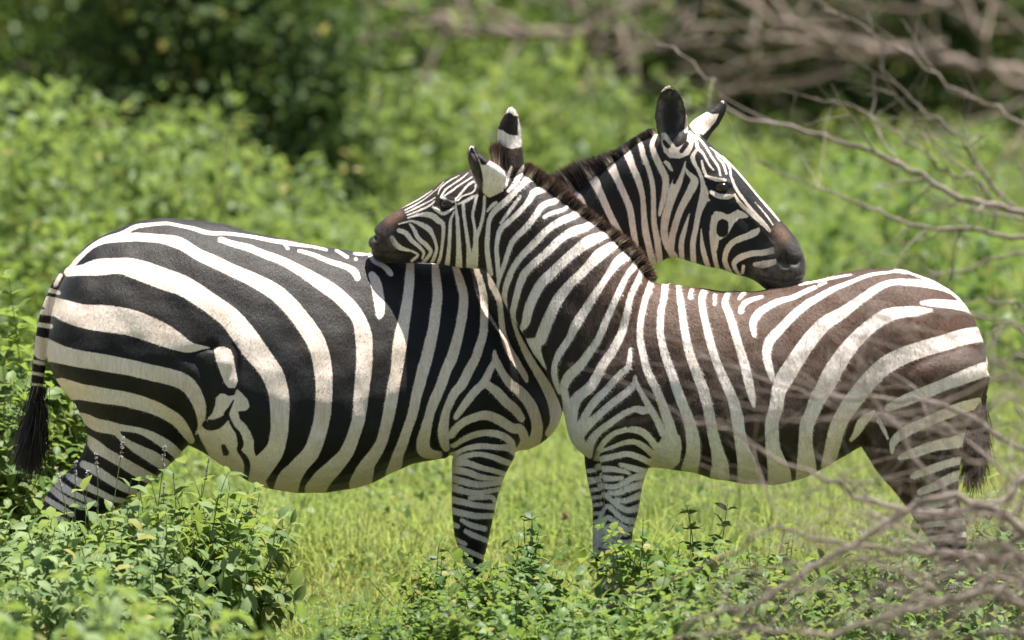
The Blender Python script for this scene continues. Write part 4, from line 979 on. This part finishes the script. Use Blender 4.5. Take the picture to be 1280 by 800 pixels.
    for sgn in (-1, 1):
        sel = V[near & ((V[:, 1] - yc) * sgn > 0)]
        if not len(sel): continue
        c = sel.mean(0); ebm = bmesh.new(); bmesh.ops.create_uvsphere(ebm, u_segments=24, v_segments=14, radius=.0185)
        for vv in ebm.verts: vv.co.x *= 1.15; vv.co.z *= .8
        em = bpy.data.meshes.new('eye'); ebm.to_mesh(em); ebm.free()
        em.polygons.foreach_set('use_smooth', np.ones(len(em.polygons), bool))
        obj('eye', em, MAT_EYE, o, tuple(c + np.array((0, -sgn * .0095, 0)) - org))
    return o

MAT_EYE, _n, _l = new_mat('wet dark eye')
_b = node(_n, 'ShaderNodeBsdfPrincipled'); _b.inputs['Base Color'].default_value = (.012, .007, .005, 1); _b.inputs['Roughness'].default_value = .08
_l.new(_b.outputs[0], node(_n, 'ShaderNodeOutputMaterial').inputs[0])
COAT_MAT_A = coat_mat('short black and cream coat', (.005, .0043, .0043), (.034, .024, .018), (.90, .755, .65), (.68, .52, .40), -.5)
COAT_MAT_B = coat_mat('young brown and white coat', (.0055, .004, .0036), (.10, .044, .022), (.92, .815, .755), (.74, .60, .50), .5)
HAIR_A = hair_mat('black mane hair', (.012, .009, .008), (.05, .03, .02), (.6, .5, .4))
HAIR_B = hair_mat('brown mane hair', (.018, .010, .007), (.12, .058, .03), (.55, .42, .3))

YA, YB = .17, -.15
def L_(*st, **kw): return dict(stn=st, **kw)
def legs(st, dy, yc):
    """the same leg twice: towards the camera and, a little higher in the chart, on the far side"""
    a = [(*s[:5], yc - dy) for s in st]
    k = 2 * dy * math.tan(PITCH) / PX
    b = [(s[0], s[1] - k, s[2], s[3] - k, s[4], yc + dy) for s in st]
    return a, b
FA, FA2 = legs([(575, 480, 655, 480, 30), (570, 530, 652, 530, 38), (565, 570, 643, 570, 37), (565, 605, 627, 605, 32), (565.5, 645, 617, 645, 28), (568, 670, 612, 670, 26), (575, 690, 607, 690, 23), (581, 706, 604, 706, 18), (585, 724, 603, 724, 15), (586, 760, 603, 760, 13), (585, 800, 603, 800, 13), (582, 832, 605, 832, 16), (584, 848, 606, 848, 14), (580, 864, 612, 864, 20), (576, 886, 618, 886, 24)], .095, YA)
HA, HA2 = legs([(120, 372, 210, 380, 6), (80, 405, 250, 414, 46), (62, 446, 258, 466, 57), (78, 475, 254, 515, 56), (98, 512, 244, 545, 46), (108, 545, 216, 577, 38), (104, 571, 191, 600, 31), (84, 598, 158, 626, 25), (65, 617, 126, 645, 22), (54, 636, 104, 660, 19), (52, 660, 92, 672, 17), (56, 702, 84, 704, 14), (58, 760, 84, 762, 13), (56, 820, 86, 820, 15), (60, 844, 88, 844, 14), (56, 860, 96, 860, 20), (52, 884, 104, 884, 23)], .125, YA)
ZA = dict(hairs=250000, hairlen=.0065, lift=.13, faces=1, headx=820, seed=3, coat=COAT_A, mat=COAT_MAT_A, hmat=HAIR_A, tone0=.0, legs_below=585, head=(838, 1016, 100, 380), eye=(904, 235),
    origin=(xg(380, YA), YA, 0), axis=[(0, YA), (640, YA), (740, .17), (830, .05), (900, -.06), (1010, -.13)],
    label='larger black and cream zebra at left, facing right with its head behind the other neck',
    lofts=[
        L_((61, 425, 61, 445, 30, YA), (67, 382, 66, 463, 62, YA), (78, 352, 78, 482, 82, YA), (92, 326, 92, 500, 95, YA), (112, 305, 112, 515, 104, YA), (142, 288, 142, 528, 110, YA), (180, 276, 180, 540, 115, YA), (220, 273, 222, 550, 120, YA), (260, 277, 258, 566, 125, YA), (300, 286.5, 292, 590, 131, YA), (340, 295.5, 332, 608, 135, YA), (380, 304, 376, 615, 135, YA), (420, 311, 420, 613, 131, YA), (460, 316, 462, 604, 124, YA), (500, 320, 504, 584, 114, YA), (540, 320, 545, 573, 104, YA), (580, 318, 585, 570, 96, YA), (620, 340, 622, 567, 84, YA), (655, 385, 655, 563, 66, YA), (682, 430, 682, 550, 46, YA), (699, 478, 699, 530, 26, YA), (704, 497, 704, 516, 10, YA), n=2.25, low=.32),
        L_((540, 325, 690, 540, 60, 0.170), (580, 308, 704, 500, 64, 0.170), (625, 285, 722, 455, 58, 0.170), (670, 263, 748, 410, 50, 0.170), (712, 243, 778, 365, 45, 0.163), (745, 219, 806, 340, 41, 0.123), (775, 196, 825, 328, 38, 0.090), (802, 177, 838, 322, 36, 0.063), (826, 164, 845, 321, 36, 0.041), (852, 157, 853, 323, 38, 0.015), (873, 168, 862, 326, 40, -0.009), (893, 184.5, 871, 329, 41, -0.032), (912, 202, 884, 333, 41, -0.057), (931, 223.5, 901, 336, 36, -0.070), (946, 242, 919, 343, 31, -0.081), (960, 257, 934, 347, 28, -0.090), (975, 274, 946, 353, 27, -0.099), (988, 288.5, 956, 361, 28, -0.106), (999, 304, 968, 365.5, 28, -0.113), (1005.5, 322, 981, 367, 26, -0.119), (1007.5, 337, 993, 364, 21, -0.124), (1005.5, 347, 1000, 358, 9, -0.125), n=2.3, low=.0),
        L_(*FA, n=2.2, low=0), L_(*FA2, n=2.2, low=0), L_(*HA, n=2.2, low=0), L_(*HA2, n=2.2, low=0),
        L_((838, 196, 862, 188, 12, .0), (829, 181, 861, 174, 8, -.01), (821, 166, 860, 160, 4.5, -.015), (817.6, 148, 858.5, 142, 3.6, -.015), (819, 130, 855, 127, 3.2, -.015), (824, 117, 850, 116, 2.8, -.015), (829.5, 109.5, 843, 109.5, 2.6, -.015), (833, 107, 839, 107, 2, -.015), cup=9, low=0),
        L_((856, 168, 880, 182, 12, .06), (861, 157, 886, 172, 10, .075), (868, 149, 892, 164, 8, .085), (880, 141.5, 899, 156, 7, .09), (892, 134, 906, 143, 5, .095), (899, 128, 909, 134, 4, .1), (903, 124.5, 907.5, 127.5, 2.5, .1), low=0),
        L_((84, 332, 96, 356, 9, YA), (71, 346, 87, 366, 9, YA), (60, 366, 76, 376, 8.5, YA), (53, 384, 69, 390, 8, YA), (47.5, 406, 62.5, 410, 7.5, YA), (44, 428, 58.5, 431, 7, YA), (41.5, 455, 57, 457, 7, YA), (39.5, 480, 55, 481, 6.5, YA), (40, 500, 52, 500, 5, YA), low=0)],
    dents=[([(266, 432)], 6, 9), ([(236, 446), (256, 466), (266, 500), (252, 538)], 7, 7), ([(230, 444), (250, 437), (266, 433)], 5, 4),
           ([(564, 515), (562, 545), (565, 575)], 5, 7), ([(546, 552), (552, 562), (562, 570)], 3, 3), ([(541, 545), (549, 560), (560, 568)], 2, 2), ([(652, 520), (656, 545), (650, 562)], 6, 5),
           ([(294, 432), (297, 455), (296, 480), (290, 500), (283, 520)], 3.5, 5), ([(281, 455)], 9, -7), ([(260, 545), (285, 570), (300, 590)], 7, 4),
           ([(620, 450), (600, 500), (575, 540)], 26, -8), ([(140, 380)], 60, -5), ([(978, 321), (982, 329)], 5, 15), ([(994, 327)], 4.5, 13), ([(948, 347), (965, 351), (985, 353), (1003, 347)], 2.2, 4),
           ([(884, 222), (898, 223), (912, 230)], 4, -2.5), ([(886, 243), (900, 247), (914, 243)], 3.5, -1.5), ([(900, 234)], 7, 4),
           ([(870, 300)], 30, -5), ([(925, 265), (955, 300)], 9, 4), ([(940, 275), (965, 305)], 3, -2), ([(838, 150)], 14, 0)],
    tones=[([(979, 296), (972, 289)], 9, .9, 'rust'), ([(330, 320), (440, 360), (470, 350)], 60, .45, 'tone'), ([(990, 340), (950, 340)], 12, .9, 'grey'), ([(998, 312)], 12, .6, 'grey'), ([(965, 310), (975, 330)], 8, .8, 'grey'), ([(826, 128), (824, 150), (828, 172)], 5, .95, 'grey'), ([(850, 128), (852, 150), (848, 172)], 4.5, .9, 'grey'), ([(830, 118), (846, 118)], 5, .7, 'grey'), ([(838, 172)], 6, .6, 'grey'),
           ([(270, 545), (284, 575)], 14, .35, 'tone')],
    hair=[('mane', [([(690, 254, .17), (705, 247, .17), (722, 236, .155), (740, 222, .14), (758, 208, .115), (775, 196, .10), (800, 178, .08), (818, 167, .06)], 7000, [26, 30, 30, 24, 15, 10, 8, 7], [(-.45, 0, .9)], (-.25, 0, .05), (1.4, 1.2, .011), .0022)]),
          ('tail_tuft', [([(47, 494, YA), (47, 515, YA), (47, 540, YA)], 2600, [62, 62, 44], [(-.12, 0, -1), (-.18, 0, -1)], (-.1, 0, -.25), (4.5, 10, .012), .0026)])])

FB, FB2 = legs([(745, 470, 832, 470, 26), (742, 510, 830, 510, 36), (749, 545, 823, 545, 36), (750.5, 573, 815, 573, 32), (751.5, 600, 804.5, 600, 28), (752.5, 640, 797, 640, 25), (752.5, 670, 789.5, 670, 23), (754, 696, 787, 700, 21), (762, 718, 781, 718, 15), (766, 740, 780.5, 740, 12), (767, 800, 782, 800, 12), (764, 840, 784, 840, 14), (765, 858, 786, 858, 13), (760, 874, 792, 874, 18), (756, 898, 797, 898, 21)], .085, YB)
FB2 = [(731, 548, 778, 548, 28, YB + .085), (731.5, 575, 775, 575, 26, YB + .085), (735, 600, 772, 600, 23, YB + .085), (740, 630, 768, 630, 21, YB + .085), (741.5, 660, 766, 660, 19, YB + .085), (741.5, 690, 764, 690, 18, YB + .085), (746, 715, 760, 715, 12, YB + .085), (746, 800, 760, 800, 11, YB + .085), (742, 840, 762, 840, 13, YB + .085), (740, 866, 770, 866, 18, YB + .085), (737, 886, 775, 886, 20, YB + .085)]
HB, HB2 = legs([(1140, 425, 1200, 425, 6), (1100, 455, 1231, 450, 44), (1074, 492, 1231, 482, 52), (1071, 545, 1214, 520, 46), (1087, 575, 1204, 550, 39), (1103, 598, 1200, 580, 33), (1121, 618, 1198, 604, 27), (1138, 642, 1198, 628, 23), (1156, 668, 1204, 650, 20), (1171, 688, 1208, 680, 17), (1178, 730, 1204, 730, 13), (1178, 800, 1203, 800, 12), (1172, 845, 1204, 845, 15), (1174, 862, 1206, 862, 15), (1168, 880, 1210, 880, 19), (1162, 900, 1214, 900, 22)], .11, YB)
ZB = dict(hairs=260000, hairlen=.0085, lift=.17, faces=-1, headx=640, seed=5, coat=COAT_B, mat=COAT_MAT_B, hmat=HAIR_B, tone0=.12, legs_below=600, head=(440, 662, 120, 345), eye=(561, 256),
    origin=(xg(960, YB), YB, 0), axis=[(450, .10), (520, .06), (560, .025), (600, .0), (660, -.05), (735, YB), (1300, YB)],
    label='smaller brown-backed zebra at right, facing left with its chin on the other back',
    lofts=[
        L_((706, 500, 706, 524, 14, YB), (712, 455, 711, 545, 38, YB), (724, 415, 723, 562, 58, YB), (742, 385, 742, 573, 70, YB), (768, 362, 768, 580, 80, YB), (800, 353, 800, 583, 86, YB), (830, 354, 830, 585, 92, YB), (860, 358, 860, 589, 98, YB), (900, 364.5, 900, 599, 104, YB), (940, 363.5, 940, 604, 107, YB), (980, 358, 978, 603.5, 107, YB), (1020, 349.5, 1014, 592, 105, YB), (1056, 341.5, 1046, 574, 102, YB), (1088, 336, 1080, 556, 99, YB), (1118, 335, 1115, 550, 96, YB), (1146, 343, 1146, 545, 92, YB), (1172, 354, 1172, 540, 86, YB), (1194, 369, 1194, 532, 76, YB), (1212, 389, 1212, 516, 62, YB), (1225, 415, 1225, 500, 44, YB), (1232.5, 440, 1232.5, 478, 22, YB), n=2.25, low=.28),
        L_((840, 360, 712, 545, 62, -0.150), (814, 350, 704, 516, 62, -0.150), (797, 330, 689, 476, 55, -0.150), (768, 300, 664, 436, 48, -0.125), (734, 273, 643, 400, 46, -0.088), (700, 248, 625, 366, 44, -0.053), (669, 226, 612, 344, 41, -0.034), (645, 209, 603, 337, 35, -0.020), (622, 206, 595, 336, 36, -0.007), (603, 209, 585, 335, 39, 0.004), (588, 212.5, 574, 334.5, 41, 0.014), (567, 219, 558, 331, 41, 0.028), (548, 229.5, 541, 329, 36, 0.042), (528, 245.5, 523, 328.5, 30, 0.056), (506, 258, 506, 329, 26, 0.068), (488, 268, 491, 329, 25, 0.077), (474, 279, 478, 328, 25, 0.085), (465, 289.5, 469, 322, 21, 0.090), (460, 302, 463, 313, 10, 0.093), n=2.3, low=.0),
        L_(*FB, n=2.2, low=0), L_(*FB2, n=2.2, low=0), L_(*HB, n=2.2, low=0), L_(*HB2, n=2.2, low=0),
        L_((606, 247, 622, 246, 16, -.06), (600, 237, 630, 233, 16, -.085), (593.5, 224, 632.5, 220, 14, -.10), (588, 211, 625, 209, 12, -.11), (585, 200, 611, 200, 10, -.115), (584, 191, 601, 192.5, 8, -.115), (586, 184.5, 596, 186, 6, -.115), (588.5, 181.5, 593, 182, 4, -.115), low=0),
        L_((628, 212, 656, 212, 12, -.03), (623, 195, 653.5, 194, 9, -.025), (621.5, 176, 652, 175, 6, -.02), (622, 160, 651, 159, 5, -.02), (627, 147.5, 649, 146.5, 4, -.02), (633, 137.5, 645.5, 138, 3.2, -.02), (636.5, 133, 642, 133.5, 2.4, -.02), cup=-7, low=0),
        L_((1206, 440, 1222, 444, 9, YB), (1219, 464, 1236, 466, 9, YB), (1219, 486, 1234, 486, 8, YB), (1216, 520, 1230, 520, 7, YB), (1214, 550, 1227, 550, 6, YB), low=0)],
    dents=[([(822, 528), (826, 550), (818, 578)], 5, 6), ([(832, 548), (838, 562), (828, 580)], 2.6, 2.6), ([(841, 546), (848, 565), (838, 582)], 2.6, 2.6), ([(825, 556), (830, 568), (822, 582)], 2.2, 2.2), ([(749, 566), (750, 590), (753, 640)], 3, 6), ([(782, 522), (786, 540)], 2, 3),
           ([(790, 470), (770, 520), (760, 560)], 28, -8), ([(1092, 500), (1098, 522), (1108, 548)], 7, 8), ([(1075, 530), (1066, 545)], 6, -4), ([(690, 430), (700, 470), (712, 500)], 10, -4),
           ([(464, 291), (468, 297)], 4, 11), ([(461, 311), (474, 316), (494, 317), (505, 319)], 2, 4), ([(553, 248), (562, 250), (571, 252)], 3.5, -2.5), ([(546, 262), (556, 266), (566, 262)], 3, -3), ([(560, 257)], 6, 4), ([(592, 190), (600, 206), (603, 224)], 4, 6),
           ([(578, 300)], 26, -5), ([(540, 275), (505, 290)], 8, 3), ([(700, 300), (670, 350)], 30, -3)],
    tones=[([(810, 370), (900, 400), (1000, 400), (1100, 380), (1180, 400)], 75, .85, 'tone'), ([(1000, 440), (1150, 480)], 85, .75, 'tone'), ([(800, 420), (870, 480), (950, 520)], 70, .4, 'tone'), ([(740, 300), (790, 340)], 30, .5, 'tone'), ([(499, 268), (487, 276)], 6.5, .75, 'rust'), ([(478, 288)], 12, .2, 'tone'), ([(466, 300), (476, 292), (486, 290)], 7, .6, 'grey'), ([(478, 312), (492, 318)], 10, .4, 'grey'), ([(588, 195), (593, 215), (600, 230)], 5, .8, 'grey'), ([(627, 190), (645, 190)], 8, .5, 'tone'), ([(488, 300), (494, 310)], 6, .8, 'grey'), ([(1110, 580), (1150, 640)], 40, .7, 'tone')],
    hair=[('mane', [([(654, 216, -0.025), (668, 226, -0.033), (685, 238, -0.043), (702, 250, -0.055), (718, 262, -0.071), (735, 275, -0.088), (752, 287, -0.107), (770, 300, -0.127), (785, 313, -0.146), (797, 328, -0.150), (806, 343, -0.150), (812, 352, -0.150)], 11000, [17, 18, 17, 15, 13, 12, 12, 13, 13, 12, 9], [(.35, -.05, .9), (.6, -.15, .75), (.75, -.3, .5)], (.1, 0, -.15), (2.0, 1.6, .012), .0023),
                    ([(616, 208, -.045), (626, 208, -.04), (638, 210, -.035)], 900, [30, 32, 26], [(-.1, 0, 1), (.12, 0, 1)], (0, 0, 0), (1.5, 1.5, .009), .0022)]),
          ('tail_tuft', [([(1222, 500, YB), (1221, 530, YB), (1219, 560, YB)], 2400, [52, 56, 44], [(-.03, 0, -1)], (-.05, 0, -.2), (5, 10, .012), .0026)])])
zebra(ZA)
zebra(ZB)
